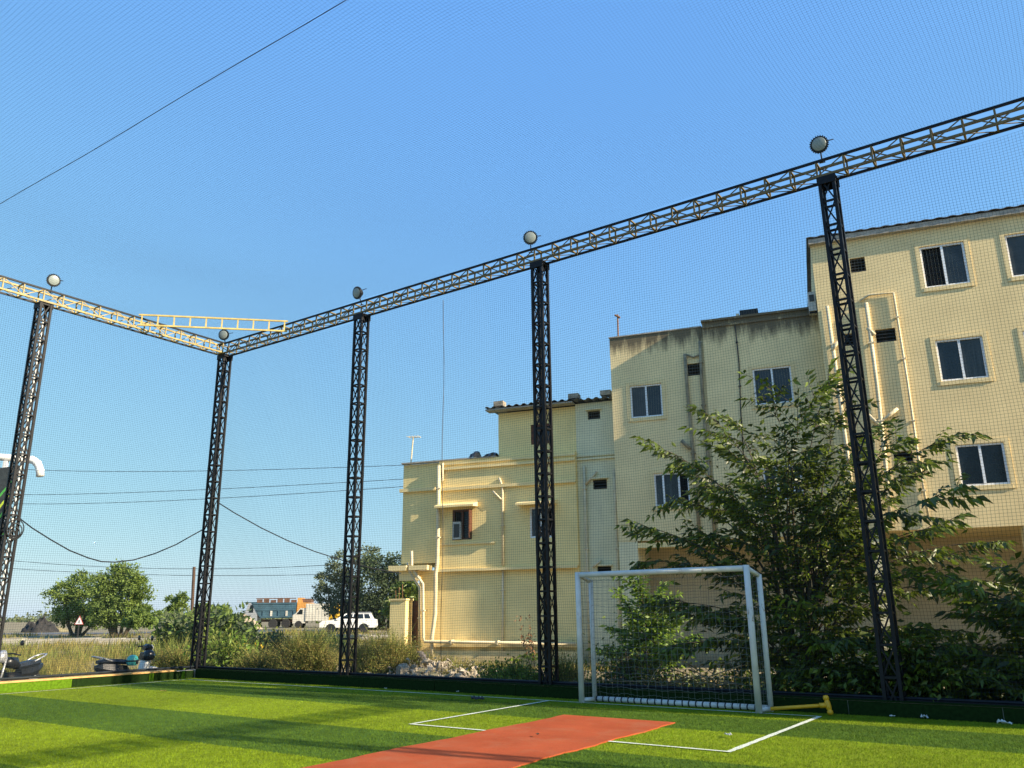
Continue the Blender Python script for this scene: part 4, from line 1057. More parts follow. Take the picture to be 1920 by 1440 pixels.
# low undergrowth and fallen leaves along the foot of the back fence
n = 9000; X = RNG.uniform(-8.2, 2.0, n); Y = 13.98 + RNG.random(n) ** 1.4 * 5.0
P = np.stack([X, Y, -.14 + RNG.random(n) ** 2 * .34], -1); V, F3 = leaves(P, RNG.normal(size=(n, 3)) + [0, 0, .2], .13 * RNG.uniform(.5, 1.2, n), .055)
link('undergrowth', np_mesh('undergrowth', V, F3, 'leaf_dark', tri=True), kind='stuff')
n = 5000; X = RNG.uniform(-9, 2.0, n); Y = 13.98 + RNG.random(n) * 6.0
V, F3 = leaves(np.stack([X, Y, np.full(n, -.12)], -1), RNG.normal(size=(n, 3)) * [1, 1, .15], .11 * RNG.uniform(.5, 1.2, n), .05)
link('fallen_leaves', np_mesh('fallen_leaves', V, F3, 'twig', tri=True), kind='stuff')
# heap of dry cut branches behind the goal
hp = thing('brush_heap', 'heap of dry brown cut branches behind the goal', 'brush heap', (-6.5, 14.3, -.15))
b = MB()
for k in range(230):
    x = RNG.normal(0, .75); y = RNG.normal(0, .28); z = abs(RNG.normal(0, .28)) + .03; a = RNG.uniform(0, math.pi * 2); L = RNG.uniform(.3, 1.3); e = RNG.normal(0, .22)
    d = np.array([math.cos(a), math.sin(a) * .5, e]); p = np.array([x, y, z]); kq = RNG.normal(0, .07, 3)
    pts = [p - d * L / 2, p + kq, p + d * L / 2]
    b.tube([(q[0], q[1], max(.01, q[2])) for q in pts], [.012, .009, .004], 4, False)
b.build('branch_mass', 'twig', hp, kind='stuff')
P = RNG.normal(size=(900, 3)) * [.8, .3, .2] + [0, 0, .25]; P[:, 2] = np.abs(P[:, 2]); V, F3 = leaves(P, RNG.normal(size=(900, 3)), .09, .035)
link('dry_leaves', np_mesh('dry_leaves', V, F3, 'dry_grass', tri=True), hp, kind='stuff')
# creeping dry vine mound left inside the goal
vm = thing('vine_mound', 'tangled mound of dry vines beside the green shrub behind the goal', 'vines', (-7.35, 14.3, -.15))
b = MB()
for k in range(90):
    a = RNG.uniform(0, 6.3); r_ = RNG.uniform(.1, .75); h_ = RNG.uniform(.3, 1.05); ph = RNG.uniform(0, 6)
    pts = [(r_ * math.cos(a) * t * 1.1 + .06 * math.sin(ph + t * 7), r_ * .6 * math.sin(a) * t + .05 * math.cos(ph + t * 9), h_ * math.sin(t * 2.5)) for t in np.linspace(0, 1, 8)]
    b.tube([(x, y, max(.0, z)) for x, y, z in pts], .006, 4, False)
b.build('vine_stems', 'bark', vm, kind='stuff')
P = RNG.normal(size=(2200, 3)) * [.42, .2, .32] + [0, 0, .4]; P[:, 2] = np.abs(P[:, 2]); V, F3 = leaves(P, RNG.normal(size=(2200, 3)) + [0, 0, -.4], .085, .04)
link('vine_leaves', np_mesh('vine_leaves', V, F3, 'leaf_mid', tri=True), vm, kind='stuff')

# wild bushes outside the back fence
def weed_bush(label, px, top_py, dist, wid, n, mats=('dry_grass', 'green_grass'), leaf=.0, group='wild bushes beyond the fence', cat='bush', name='weed_bush', leafm='leaf_bright', depth=None):
    p = on_d(px, 1200, dist); x, y = p.x, p.y; z = zt(x, y); top = on_d(px, top_py, dist).z; h = top - z
    t = thing(name, label, cat, (x, y, z), 0, group)
    depth = depth or wid * .6
    for i, m in enumerate(mats):
        k = n // len(mats); r_ = np.sqrt(RNG.random(k)); a = RNG.uniform(0, 2 * np.pi, k)
        lump = .72 + .28 * np.sin(a * 3 + i * 1.3 + px) * RNG.random(k)
        X = r_ * np.cos(a) * wid * .42; Y = r_ * np.sin(a) * depth * .42
        H = h * 1.22 * (1.08 - .55 * r_ ** 2) * RNG.uniform(.45, 1.02, k) * lump
        P = np.stack([X * RH.x + Y * FH.x, X * RH.y + Y * FH.y, np.zeros(k)], -1)
        V, F3 = grass(P, H, np.full(k, .018) * RNG.uniform(.6, 1.5, k) * (dist / 20), .3)
        parts = [(V, F3)]
        # small leaves up the stems
        kk = k * 4; sel = RNG.integers(k, size=kk); f = RNG.uniform(.25, 1, kk)[:, None]
        tips_ = V.reshape(-1, 5, 3)[sel]; Q = tips_[:, 0] * (1 - f) + tips_[:, 4] * f + RNG.normal(0, .04, (kk, 3))
        parts.append(leaves(Q, RNG.normal(size=(kk, 3)) + [0, 0, .3], (.06 + leaf) * RNG.uniform(.6, 1.3, kk) * (dist / 22), (.024 + leaf * .5) * dist / 22))
        V, F3 = cat_mesh(parts); link('stems' if i == 0 else 'leaves', np_mesh('stems', V, F3, m if not leaf else (leafm if i else m), tri=True), t, kind='stuff')
    return t
weed_bush('broad leaved green bush with pale leaves just right of the corner tower', 425, 1168, 23.4, 1.45, 1100, ('green_grass', 'leaf_bright'), .09)
weed_bush('dry yellow green weed bush left of the tower by the rubble', 575, 1172, 21.3, 1.7, 4200)
weed_bush('low yellow weeds between the corner tower and the next bush', 490, 1205, 22, 1.5, 2200)
weed_bush('large round yellow green weed bush beside the house steps', 722, 1172, 22, 1.85, 5200)
weed_bush('small dry weed bush in front of the corner tower', 330, 1195, 24.5, 1.4, 1800)
weed_bush('green weeds at the foot of the house wall', 880, 1232, 21.5, 2.6, 1500, ('green_grass', 'dry_grass'))
weed_bush('thin green weeds growing left of the goal post', 960, 1225, 18.5, 1.6, 1100, ('green_grass', 'leaf_mid'), .05)
weed_bush('tall grass clump between the tower and the left goal post', 1062, 1195, 17.6, .8, 700, ('green_grass', 'dry_grass'))
weed_bush('yellow flowered bush beyond the broad leaved one', 452, 1190, 26, 1.0, 700, ('green_grass', 'yellow_flower'), .05, leafm='yellow_flower')
weed_bush('bluish green shrub behind the weeds at the road', 505, 1182, 36, 1.7, 1400, ('green_grass', 'leaf_far_dark'), .09, leafm='leaf_far_dark')
weed_bush('dark round bush on the roadside left of the sand heap', 415, 1140, 44, 3.4, 3000, ('leaf_far', 'leaf_far_dark'), .12, leafm='leaf_far_dark')
weed_bush('grey green bush on the roadside behind the corner tower', 350, 1145, 46, 3.0, 2600, ('leaf_far', 'leaf_grey'), .12, leafm='leaf_grey')
# large leaved castor plant and dry stalks by the fourth tower
cp = thing('castor_plant', 'low bluish green plant with big lobed leaves before the house wall', 'plant', tuple(on_z(985, 1272, -.15)))
b = MB(); 
for k in range(9):
    a = k * 2.4; L = .3 + .25 * random.random(); e = Vector((math.cos(a) * L * .7, math.sin(a) * L * .7, .25 + .5 * random.random()))
    b2 = MB(); b2.tube([(0, 0, 0), tuple(e * .6 + Vector((0, 0, .1))), tuple(e)], .008, 4, False); b2.build('stem', 'bark', cp)
    P = np.repeat(np.array(e)[None], 7, 0); D = np.array([[math.cos(a + (j - 3) * .55), math.sin(a + (j - 3) * .55), -.25] for j in range(7)])
    V, F3 = leaves(P, D, .2, .085, .1, .2); link('leaf', np_mesh('leaf', V, F3, 'leaf_mid', tri=True), cp)
dp = thing('dry_stalks', 'bare dry brown stalks with withered seed heads left of the fourth tower', 'dry plant', tuple(on_z(1003, 1276, -.15)))
b = MB(); Q = []
for k in range(7):
    top = on_y(RNG.uniform(972, 1012), RNG.uniform(1158, 1215), dp.location.y) - dp.location
    pts = [Vector((0, 0, 0)) + top * t + Vector((.03 * math.sin(t * 6 + k), 0, .1 * t * (1 - t))) for t in np.linspace(0, 1, 7)]
    b.tube(pts, [.008 * (1 - .6 * t) for t in np.linspace(0, 1, 7)], 4, False); Q += [pts[-1]] * 9 + [pts[-2]] * 6 + [pts[-3]] * 4
b.build('stalk_bundle', 'bark', dp)
Q = np.array([tuple(q) for q in Q]) + RNG.normal(0, .04, (len(Q), 3)); V, F3 = leaves(Q, RNG.normal(size=Q.shape) + [0, 0, -.5], .08, .04)
link('seed_heads', np_mesh('seed_heads', V, F3, 'rust', tri=True), dp, kind='stuff')

# grass of the open field, thickest near the fence
n = 150000
rr_ = 1 / RNG.uniform(1 / 75, 1 / 19.5, n); ang = RNG.uniform(-.66, .16, n)
X = rr_ * (FH.x + np.tan(ang) * RH.x); Y = rr_ * (FH.y + np.tan(ang) * RH.y)
clump = np.sin(X * .9) * np.sin(Y * 1.1 + 1) + np.sin(X * .33 + 2) * np.sin(Y * .41) + .5 * np.sin(X * 2.3) * np.sin(Y * 2.1)
out = ((X < -20.15) | (Y > 14.1))
ufx = X * FU.x + Y * FU.y; dfn = X * FN.x + Y * FN.y
hx = on_f(783, 1150, DH)[0]
keep = out & ~((ufx > hx - .2) & (dfn > DH - .25)) & (RNG.random(n) < np.clip(.55 + .45 * clump, .04, 1))
fwd = X * FH.x + Y * FH.y
keep &= ~((fwd > 54.3) & (fwd < 63.5)) & ~((fwd > 77.5))
nearfence = (Y > 14.1) & (X > -19) & (fwd < 24)
keep &= ~nearfence | (RNG.random(n) < .35)
X, Y, fwd, clump = X[keep], Y[keep], fwd[keep], clump[keep]
H = (.22 + .3 * RNG.random(len(X)) ** 1.5) * np.clip(.9 + .45 * clump, .3, 1.8) * np.where(fwd > 50, .8, 1.0)
H *= np.where((Y > 14.1) & (X > -17.5), .55, 1)
P = np.stack([X, Y, terr(X, Y) - .02], -1); Wd = .012 * np.maximum(1, fwd / 22)
g = np.sin(X * .5 + 1.3) * np.cos(Y * .37) + RNG.normal(0, .6, len(X)) > .4
for nm, m, sel in (('dry_grass', 'dry_grass', ~g), ('green_grass', 'green_grass', g)):
    V, F3 = grass(P[sel], H[sel], Wd[sel], .3); link(nm, np_mesh(nm, V, F3, m, tri=True), kind='stuff')

# tufts that break the line of the kerb
V_, F_ = [], []
for k in range(40):
    px = RNG.uniform(-20, 620)
    if 105 < px < 310 and k % 5: continue
    d = RNG.uniform(38, 53.5); c = on_d(px, 1200, d); m = int(RNG.uniform(50, 150)); hh = RNG.uniform(.5, 1.3)
    q = RNG.normal(size=(m, 2)) * RNG.uniform(.3, .9); P = np.stack([c.x + q[:, 0], c.y + q[:, 1], terr(c.x + q[:, 0], c.y + q[:, 1]) - .03], -1)
    v, f = grass(P, hh * RNG.uniform(.5, 1.1, m), np.full(m, .035), .35); V_.append((v, f))
V, F3 = cat_mesh(V_); link('tall_grass', np_mesh('tall_grass', V, F3, 'green_grass', tri=True), kind='stuff')
# distant trees
def blob_tree(name, label, blobs, dist, n, leafm, trunk=True, group='distant trees beyond the road', size=.34, base_py=1172):
    """blobs: (px, py, rx, ry) in the photo, each a clump of the crown"""
    xs = [b_[0] for b_ in blobs]; c = on_d(sum(xs) / len(xs), base_py, dist); z0 = zt(c.x, c.y); t = thing(name, label, 'tree', (c.x, c.y, z0), 0, group)
    k = dist / F_PX * 1.05; P, D = [], []
    tot = sum(b_[2] * b_[3] for b_ in blobs)
    tw = MB()
    for (px, py, rx, ry) in blobs:
        cc = on_d(px, py, dist) - Vector((c.x, c.y, z0)); m = max(60, int(n * rx * ry / tot))
        # sub-clumps on the blob so that the outline is uneven and the sky shows through
        ns = max(7, int(m / 55)); v = unit(RNG.normal(size=(ns, 3))); rad = RNG.uniform(.45, 1.02, ns)[:, None]
        C = v * rad * np.array([rx * k, rx * k * .8, ry * k])
        sel = RNG.integers(ns, size=m); sz = min(rx, ry) * k * .2
        q = C[sel] + RNG.normal(0, 1, (m, 3)) * sz * np.array([1, 1, .7])
        X_ = q[:, 0:1] * np.array(RH)[None] + q[:, 1:2] * np.array(FH)[None] + q[:, 2:3] * np.array([[0, 0, 1]])
        P.append(X_ + np.array(cc)); D.append(unit(q) * .6 + RNG.normal(size=(m, 3)) * .7)
        if trunk:
            b0 = Vector((cc.x * .25, cc.y * .25, 0)); tw.tube([b0, b0.lerp(cc, .5) + Vector((0, 0, -.2)), cc], [.16, .1, .03], 6, False)
    P = np.concatenate(P); D = np.concatenate(D); P[:, 2] = np.maximum(P[:, 2], .05)
    V, F3 = leaves(P, D, size * RNG.uniform(.6, 1.3, len(P)), size * .5 * RNG.uniform(.7, 1.2, len(P)))
    link('crown', np_mesh('crown', V, F3, leafm, tri=True), t, kind='stuff')
    if trunk: tw.build('trunk', 'bark', t)
    return t
blob_tree('acacia_tree', 'bright green spreading tree, the smaller left one of the pair across the road', [(118, 1112, 26, 24), (150, 1100, 30, 22), (165, 1130, 30, 28), (120, 1140, 26, 24), (150, 1155, 44, 18), (178, 1158, 30, 16)], 70, 9000, 'leaf_far', size=.25)
blob_tree('acacia_tree', 'bright green taller tree, the right one of the pair across the road', [(215, 1082, 28, 24), (245, 1085, 28, 22), (200, 1105, 28, 26), (240, 1118, 34, 30), (262, 1130, 20, 22), (215, 1145, 40, 22), (190, 1130, 20, 26), (205, 1160, 40, 14), (255, 1155, 30, 18)], 66, 13000, 'leaf_far', size=.25)
blob_tree('acacia_tree', 'small bright green tree standing left of the rusty pole', [(330, 1128, 16, 14), (330, 1142, 18, 12)], 72, 1200, 'leaf_far', size=.3)
blob_tree('grey_tree', 'loose grey green tree left of the dark trees behind the car', [(610, 1085, 20, 22), (640, 1062, 22, 26), (615, 1118, 22, 20), (650, 1100, 26, 30), (640, 1135, 30, 22), (690, 1045, 26, 22)], 82, 6500, 'leaf_grey', size=.28)
blob_tree('dark_tree', 'dense dark green tree beside the left end of the house', [(715, 1060, 34, 30), (745, 1080, 30, 34), (700, 1100, 40, 40), (735, 1130, 46, 40), (690, 1140, 34, 34), (760, 1110, 26, 40)], 79, 12500, 'leaf_far_dark', size=.3)
blob_tree('dark_tree', 'mid green tree in front of the dark one next to the compound wall', [(760, 1110, 20, 18), (775, 1125, 20, 22), (740, 1140, 26, 20)], 52, 2600, 'leaf_mid', size=.26)
for i, (px, py, rx, ry, d, lm, lb) in enumerate((
        (300, 1156, 40, 14, 62, 'leaf_far', 'low light green roadside bush right of the tree pair'), (258, 1160, 30, 14, 58, 'leaf_far', 'low leafy roadside bush under the tree pair'), (385, 1150, 34, 16, 60, 'leaf_far', 'feathery green roadside bush behind the corner tower'),
        (400, 1148, 30, 14, 64, 'leaf_far', 'feathery green roadside bush left of the sand heap'), (410, 1178, 26, 18, 48, 'leaf_far_dark', 'dark roadside bush below the sand heap'), (350, 1165, 30, 18, 50, 'leaf_grey', 'grey green roadside bush below the rusty pole'), (690, 1165, 40, 20, 80, 'leaf_far_dark', 'dark bush behind the white car'), (612, 1155, 26, 14, 110, 'leaf_far', 'green bush behind the yellow truck end'))):
    blob_tree('roadside_bush', lb, [(px, py, rx, ry), (px + rx * .5, py + ry * .3, rx * .6, ry * .7), (px - rx * .5, py + ry * .3, rx * .6, ry * .7)], d, 1500, lm, False, 'roadside bushes', .26)
# far treeline on the horizon
P, D = [], []
for i in range(1500):
    a = RNG.uniform(-.75, .75); d = RNG.uniform(330, 620); x = d * (FH.x + math.tan(a) * RH.x); y = d * (FH.y + math.tan(a) * RH.y); h_ = RNG.uniform(1.5, 4.5) * (.6 + .5 * math.sin(a * 23) + .4 * math.sin(a * 61))
    m = 14; q = RNG.normal(size=(m, 3)) * [4.5, 4.5, max(.5, h_ * .35)] + [x, y, zt(x, y) + max(.4, h_ * .5)]; P.append(q); D.append(RNG.normal(size=(m, 3)))
P = np.concatenate(P); D = np.concatenate(D); V, F3 = leaves(P, D, 1.7, 1.1)
link('treeline', np_mesh('treeline', V, F3, 'leaf_grey', tri=True), kind='stuff')

# ------------------------------------------------------------------ rubble
def rock_mesh(seed, n=1):
    r = np.random.default_rng(seed); bm = MB()
    import bmesh
    b = bmesh.new(); bmesh.ops.create_icosphere(b, subdivisions=2, radius=1)
    k = r.normal(size=(5, 3)); ph = r.uniform(0, 6, 5)
    for v in b.verts:
        p = np.array(v.co); f = 1 + sum(.13 * math.sin(float(p @ k[i]) * 2.2 + ph[i]) for i in range(5))
        v.co = Vector(p * f)
    for _ in range(5):   # flat broken faces
        nn = Vector(r.normal(size=3)).normalized(); dd = r.uniform(.62, .85)
        for v in b.verts:
            e = v.co.dot(nn) - dd
            if e > 0: v.co -= nn * e
    me = bpy.data.meshes.new('stone'); b.to_mesh(me); b.free(); me.materials.append(MT['stone']); return me
ROCKS = [rock_mesh(i) for i in range(7)]
piles = []
sp = []
for i in range(185):
    # along the wall, thickest before the house
    if i < 95: px = RNG.normal(815, 80)
    elif i < 130: px = RNG.normal(625, 32)
    else: px = RNG.uniform(590, 985)
    px = float(np.clip(px, 575, 990)); dep = RNG.uniform(15.2, 18.4)
    hill = .5 * math.exp(-((px - 785) / 60) ** 2) + .22 * math.exp(-((px - 622) / 30) ** 2) + .25 * math.exp(-((px - 890) / 60) ** 2)
    d = dep / math.cos(YAW - math.atan((px - 960) / F_PX) * -1) if False else dep
    p = on_y(px, 1262, dep); bell = max(0, 1 - ((dep - 16.9) / 1.6) ** 2)
    sp.append((p.x, dep, -.16 + hill * bell * RNG.uniform(.75, 1), (RNG.uniform(.05, .13) if i % 9 else RNG.uniform(.14, .23))))
# earth mound under the stones
V, Fq = [], []; nx_, ny_ = 70, 14
for i in range(nx_):
    for j in range(ny_):
        px = 560 + 450 * i / (nx_ - 1); dep = 14.9 + 3.9 * j / (ny_ - 1); p = on_y(px, 1262, dep)
        hill = .46 * math.exp(-((px - 785) / 62) ** 2) + .2 * math.exp(-((px - 622) / 32) ** 2) + .24 * math.exp(-((px - 890) / 60) ** 2)
        V.append((p.x, dep, -.2 + hill * max(0, 1 - ((dep - 16.9) / 1.9) ** 2) * .9 + .03 * math.sin(i * 2.1) * math.sin(j * 1.7)))
Fq = [(i * ny_ + j, i * ny_ + j + 1, (i + 1) * ny_ + j + 1, (i + 1) * ny_ + j) for i in range(nx_ - 1) for j in range(ny_ - 1)]
b = MB(); b.add(V, Fq); b.build('earth_mound', 'soil', None, True, kind='structure')
for i, (x, y, z, r_) in enumerate(sp):
    o = link('stone', ROCKS[i % 7], None, 'pale broken stone in the rubble heap along the back fence', 'stone', 'rubble stones behind the back fence', None, (x, y, z + r_ * .35), (RNG.uniform(0, 6), RNG.uniform(0, 6), RNG.uniform(0, 6)))
    o.scale = (r_, r_ * RNG.uniform(.6, 1), r_ * RNG.uniform(.5, .85))
bg = MB()
P = []
for k in range(2600):
    x, y, z, r_ = sp[int(RNG.integers(len(sp)))]; q = np.array([x, y, z + .02]) + RNG.normal(size=3) * [.5, .4, .06]; s_ = RNG.uniform(.015, .055)
    a = RNG.normal(size=(4, 3)) * s_; bg.add([tuple(q + a[0]), tuple(q + a[1]), tuple(q + a[2]), tuple(q + a[3])], [(0, 1, 2), (0, 2, 3), (0, 3, 1), (1, 3, 2)])
bg.build('rubble', 'stone', kind='stuff')
# a grey sack slumped on the rubble
p = on_y(787, 1236, 16.9)
sk = MB(); n1, n2 = 18, 12; vs = []
for i in range(n1):
    t = i / (n1 - 1)
    for j in range(n2):
        a = 2 * math.pi * j / n2; r_ = .17 * math.sin(math.pi * min(.97, max(.06, t))) ** .6 * (1 + .18 * math.sin(3 * a + 5 * t) + .12 * math.sin(7 * t * 3 + a))
        vs.append((-.4 + .8 * t, r_ * math.cos(a), r_ * math.sin(a) * .8 + .1 * math.sin(t * 2.6)))
sk.add(vs, [(i * n2 + j, i * n2 + (j + 1) % n2, (i + 1) * n2 + (j + 1) % n2, (i + 1) * n2 + j) for i in range(n1 - 1) for j in range(n2)])
MT['sack'] = mat('sack_cloth', (.13, .115, .115), .95, .3, 8, .3)
MT['sack'].use_fake_user = False
sk.build('sack', 'sack', None, True, label='crumpled grey sack slumped on top of the rubble', cat='sack', loc=(p.x, 16.9, p.z + .02), rot=(.2, .25, -.4)).scale = (.85, .8, .8)

def scrap(name, label, cat, m, loc, s=.08, seed=0, group=None):
    r = np.random.default_rng(seed); b = MB(); n = 7; vs = []
    for i in range(n):
        for j in range(n):
            vs.append(((i / 6 - .5) * s * 2 * r.uniform(.85, 1.1), (j / 6 - .5) * s * r.uniform(.8, 1.1), abs(r.normal(0, s * .28))))
    b.add(vs, [(i * n + j, i * n + n + j, i * n + n + 1 + j, i * n + 1 + j) for i in range(n - 1) for j in range(n - 1)])
    return b.build(name, m, None, label=label, cat=cat, group=group, loc=loc, rot=(0, 0, r.uniform(0, 6)))
p = on_z(898, 1274, -.05); scrap('plastic_bag', 'small blue plastic bag at the edge of the rubble', 'bag', 'litter_blue', tuple(p), .1, 3)
for i, (px, py, lb, s) in enumerate(((1733, 1346, 'flat white scrap of paper by the back wall, farther right than the tower', .09), (1884, 1357, 'white crumpled scrap by the back wall near the right edge', .09), (1673, 1343, 'tiny white scrap by the wall below the fifth tower', .035),
        (178, 1281, 'white scrap lying at the foot of the left wall', .07), (200, 1279, 'second white scrap at the foot of the left wall nearer the corner', .08), (290, 1274, 'small white scrap at the left wall close to the corner', .05), (890, 1307, 'dark scrap lying by the goal line', .0), (1365, 1378, 'pale leaf scrap on the turf in the penalty box', .05), (858, 1297, 'tiny pale scrap at the wall foot left of the goal', .035), (723, 1291, 'tiny yellowish scrap at the wall foot by the rubble', .03), (306, 1296, 'dry leaf lying on the turf near the corner', .06))):
    p = on_z(px, py, .03)
    if s: scrap('litter', lb, 'litter', 'dry_grass' if 'dry leaf' in lb else 'litter_white', tuple(p), s, i, None)
p = on_z(896, 1312, .02); scrap('litter', 'dark flat scrap lying on the goal line before the rubble', 'litter', 'black_plastic', tuple(p), .12, 44)
p = on_z(1008, 1377, .05); scrap('leaf', 'dark dry leaf lying on the red mat', 'leaf', 'bark', tuple(p), .035, 45)
# shoes in the corner
for k, (dx, lb) in enumerate(((0, 'white and blue shoe lying in the pitch corner, left of the pair'), (.28, 'white shoe lying in the pitch corner, right of the pair'))):
    p = on_z(356, 1269, 0); t = thing('shoe', lb, 'shoe', (p.x + dx * .8, p.y + dx * .3, .02), .5 + k, 'pair of shoes in the corner')
    b = MB(); n = 9; vs = []
    for i in range(n):
        tt = i / (n - 1); wd = .05 * (1 + .25 * math.sin(tt * 5)); hh = .095 * (1 - .55 * tt ** 2) if tt < .9 else .05
        vs += [(-.14 + .28 * tt, -wd, .02), (-.14 + .28 * tt, -wd * .7, hh), (-.14 + .28 * tt, wd * .7, hh), (-.14 + .28 * tt, wd, .02)]
    b.add(vs, [(4 * i + j, 4 * i + 4 + j, 4 * i + 5 + j, 4 * i + 1 + j) for i in range(n - 1) for j in range(3)] + [(0, 1, 2, 3), (4 * n - 1, 4 * n - 2, 4 * n - 3, 4 * n - 4)])
    b.build('upper', 'litter_white' if k else 'shoe_blue', t, True)
    b = MB(); b.box((-.145, -.058, 0), (.145, .058, .022)); b.build('sole', 'litter_white', t)
    b = MB(); b.box((-.03, -.045, .075), (.06, .045, .085)); b.build('laces', 'litter_white', t)

# ------------------------------------------------------------------ two wheelers outside the left wall
def wheel(parent, x, z, r, w=.1, y=0.0):
    b = MB(); ring = [(r - .09, -w * .3), (r - .03, -w * .5), (r, -w * .25), (r, w * .25), (r - .03, w * .5), (r - .09, w * .3)]
    b.lathe(ring, 24, 'y', (x, y, z)); o = b.build('wheel', 'tyre', parent)
    b = MB(); b.lathe([(.03, -.06), (r - .1, -.03), (r - .085, -.02), (r - .085, .02), (r - .1, .03), (.03, .06)], 16, 'y', (x, y, z)); b.build('rim', 'silver', o); return o
def loft(b, secs):   # secs: list of (x, halfwidth, zlow, zhigh)
    vs = []
    for x, hw, a, c in secs:
        m = (a + c) / 2
        vs += [(x, -hw * .6, a), (x, -hw, m), (x, -hw * .65, c), (x, hw * .65, c), (x, hw, m), (x, hw * .6, a)]
    n = len(secs); b.add(vs, [(i * 6 + j, i * 6 + (j + 1) % 6, i * 6 + 6 + (j + 1) % 6, i * 6 + 6 + j) for i in range(n - 1) for j in range(6)] + [tuple(range(6))[::-1], tuple((n - 1) * 6 + j for j in range(6))])
# scooter: local x forward
sx, sy = -20.75, 12.45; z0 = zt(sx, sy)
sc = thing('scooter', 'dark scooter with a turquoise helmet hung on it, parked behind the left wall', 'scooter', (sx, sy, z0), R(84))
wheel(sc, .62, .24, .24); wheel(sc, -.58, .24, .24)
b = MB(); loft(b, [(-.86, .06, .52, .62), (-.7, .14, .42, .66), (-.4, .18, .32, .64), (-.1, .16, .3, .6), (.05, .12, .28, .42)]); b.build('rear_body', 'black_plastic', sc)
b = MB(); loft(b, [(-.82, .1, .66, .74), (-.6, .15, .65, .78), (-.3, .16, .63, .76), (-.02, .13, .61, .72), (.04, .08, .61, .68)]); b.build('seat', 'seat_blue', sc)
b = MB(); b.tube([(-.5, .14, .72), (-.75, .16, .8), (-.92, .08, .84), (-.92, -.08, .84), (-.75, -.16, .8), (-.5, -.14, .72)], .018, 8); b.build('grab_rail', 'silver', sc, True)
b = MB(); b.box((-.02, -.16, .24), (.36, .16, .3)); b.build('footboard', 'black_plastic', sc)
b = MB(); loft(b, [(.3, .18, .28, .5), (.38, .2, .3, .86), (.46, .17, .4, .96), (.52, .08, .5, .9)]); b.build('front_apron', 'white_paint', sc)
b = MB(); loft(b, [(.4, .05, .1, .5), (.62, .07, .44, .54), (.86, .05, .36, .46)]); b.build('mudguard', 'silver', sc, True)
b = MB(); loft(b, [(.34, .1, .95, 1.05), (.42, .15, .93, 1.1), (.54, .1, .95, 1.05)]); b.build('head_cowl', 'black_plastic', sc)
b = MB(); loft(b, [(.33, .1, .7, .9), (.29, .12, .72, .88)]); b.build('dashboard', 'black_plastic', sc)
b = MB(); loft(b, [(.5, .06, .6, .84), (.545, .05, .62, .82)]); b.build('number_plate', 'silver', sc)
b = MB(); b.lathe([(.02, .53), (.075, .535), (.08, .55), (.05, .575), (.01, .58)], 14, 'x', (0, 0, 1.0)); b.build('headlight', 'white_paint', sc, True)
b = MB(); b.tube([(.36, -.36, 1.03), (.4, -.2, 1.04), (.42, 0, 1.03), (.4, .2, 1.04), (.36, .36, 1.03)], .018, 8); b.build('handlebar', 'black_steel', sc, True)
for s in (-1, 1):
    b = MB(); b.tube([(.39, s * .25, 1.04), (.38, s * .3, 1.2), (.36, s * .33, 1.24)], .008, 6); b.lathe([(.01, .34), (.06, .345), (.07, .355), (.06, .37), (.01, .375)], 12, 'x', (0, s * .36, 1.25)); b.build('mirror', 'black_plastic', sc, True)
b = MB(); b.tube([(-.3, .1, .24), (-.25, .2, .02)], .014, 6); b.build('stand', 'black_steel', sc)
def helmet(label, m, loc, rz):
    t = thing('helmet', label, 'helmet', loc, rz, 'helmets hung on the scooter')
    b = MB(); b.lathe([(.015, .155), (.07, .145), (.115, .11), (.138, .05), (.14, 0), (.13, -.06), (.115, -.1), (.1, -.1)], 20); b.build('shell', m, t, True)
    b = MB(); b.lathe([(.143, -.005), (.146, .01), (.143, .03)], 20); b.build('band', 'black_plastic', t)
    b = MB(); vs = []
    for i in range(9):
        a = -.9 + 1.8 * i / 8; vs += [(.148 * math.cos(a), .148 * math.sin(a), -.06), (.15 * math.cos(a), .15 * math.sin(a), .045), (.142 * math.cos(a), .142 * math.sin(a), .045), (.14 * math.cos(a), .14 * math.sin(a), -.06)]
    b.add(vs, [(4 * i + j, 4 * i + 4 + j, 4 * i + 4 + (j + 1) % 4, 4 * i + (j + 1) % 4) for i in range(8) for j in range(4)]); b.build('visor', 'pane', t, True)
    return t
hp_ = on_x(248, 1240, sx + .25); helmet('turquoise helmet hung below the scooter handlebar', 'turquoise', (hp_.x, hp_.y, hp_.z), 1.0)
hp_ = on_x(279, 1230, sx + .2); helmet('black helmet resting on the scooter handlebar', 'black_plastic', (hp_.x, hp_.y, hp_.z), 0.4)
# motorcycle at the left edge, front towards the camera
mx_, my_ = -20.9, 9.78; z0 = zt(mx_, my_)
mc = thing('motorcycle', 'black and silver motorcycle parked behind the left wall at the left edge', 'motorcycle', (mx_, my_, z0 + .02), R(-65)); mc.scale = (.86, .9, .96)
wheel(mc, .68, .3, .3); wheel(mc, -.62, .3, .3)
b = MB(); loft(b, [(-.75, .1, .72, .86), (-.55, .14, .68, .86), (-.2, .15, .66, .82), (.05, .11, .66, .78)]); b.build('seat', 'seat_blue', mc)
b = MB(); loft(b, [(-.92, .05, .66, .76), (-.7, .12, .52, .72), (-.35, .15, .42, .68), (-.05, .12, .44, .66)]); b.build('rear_panel', 'black_plastic', mc)
b = MB(); loft(b, [(.0, .1, .68, .8), (.15, .16, .68, .94), (.38, .15, .72, .96), (.5, .07, .78, .88)]); b.build('fuel_tank', 'black_plastic', mc, True)
b = MB(); loft(b, [(-.25, .12, .25, .5), (.1, .16, .22, .6), (.35, .12, .28, .6)]); b.build('engine', 'black_steel', mc, True)
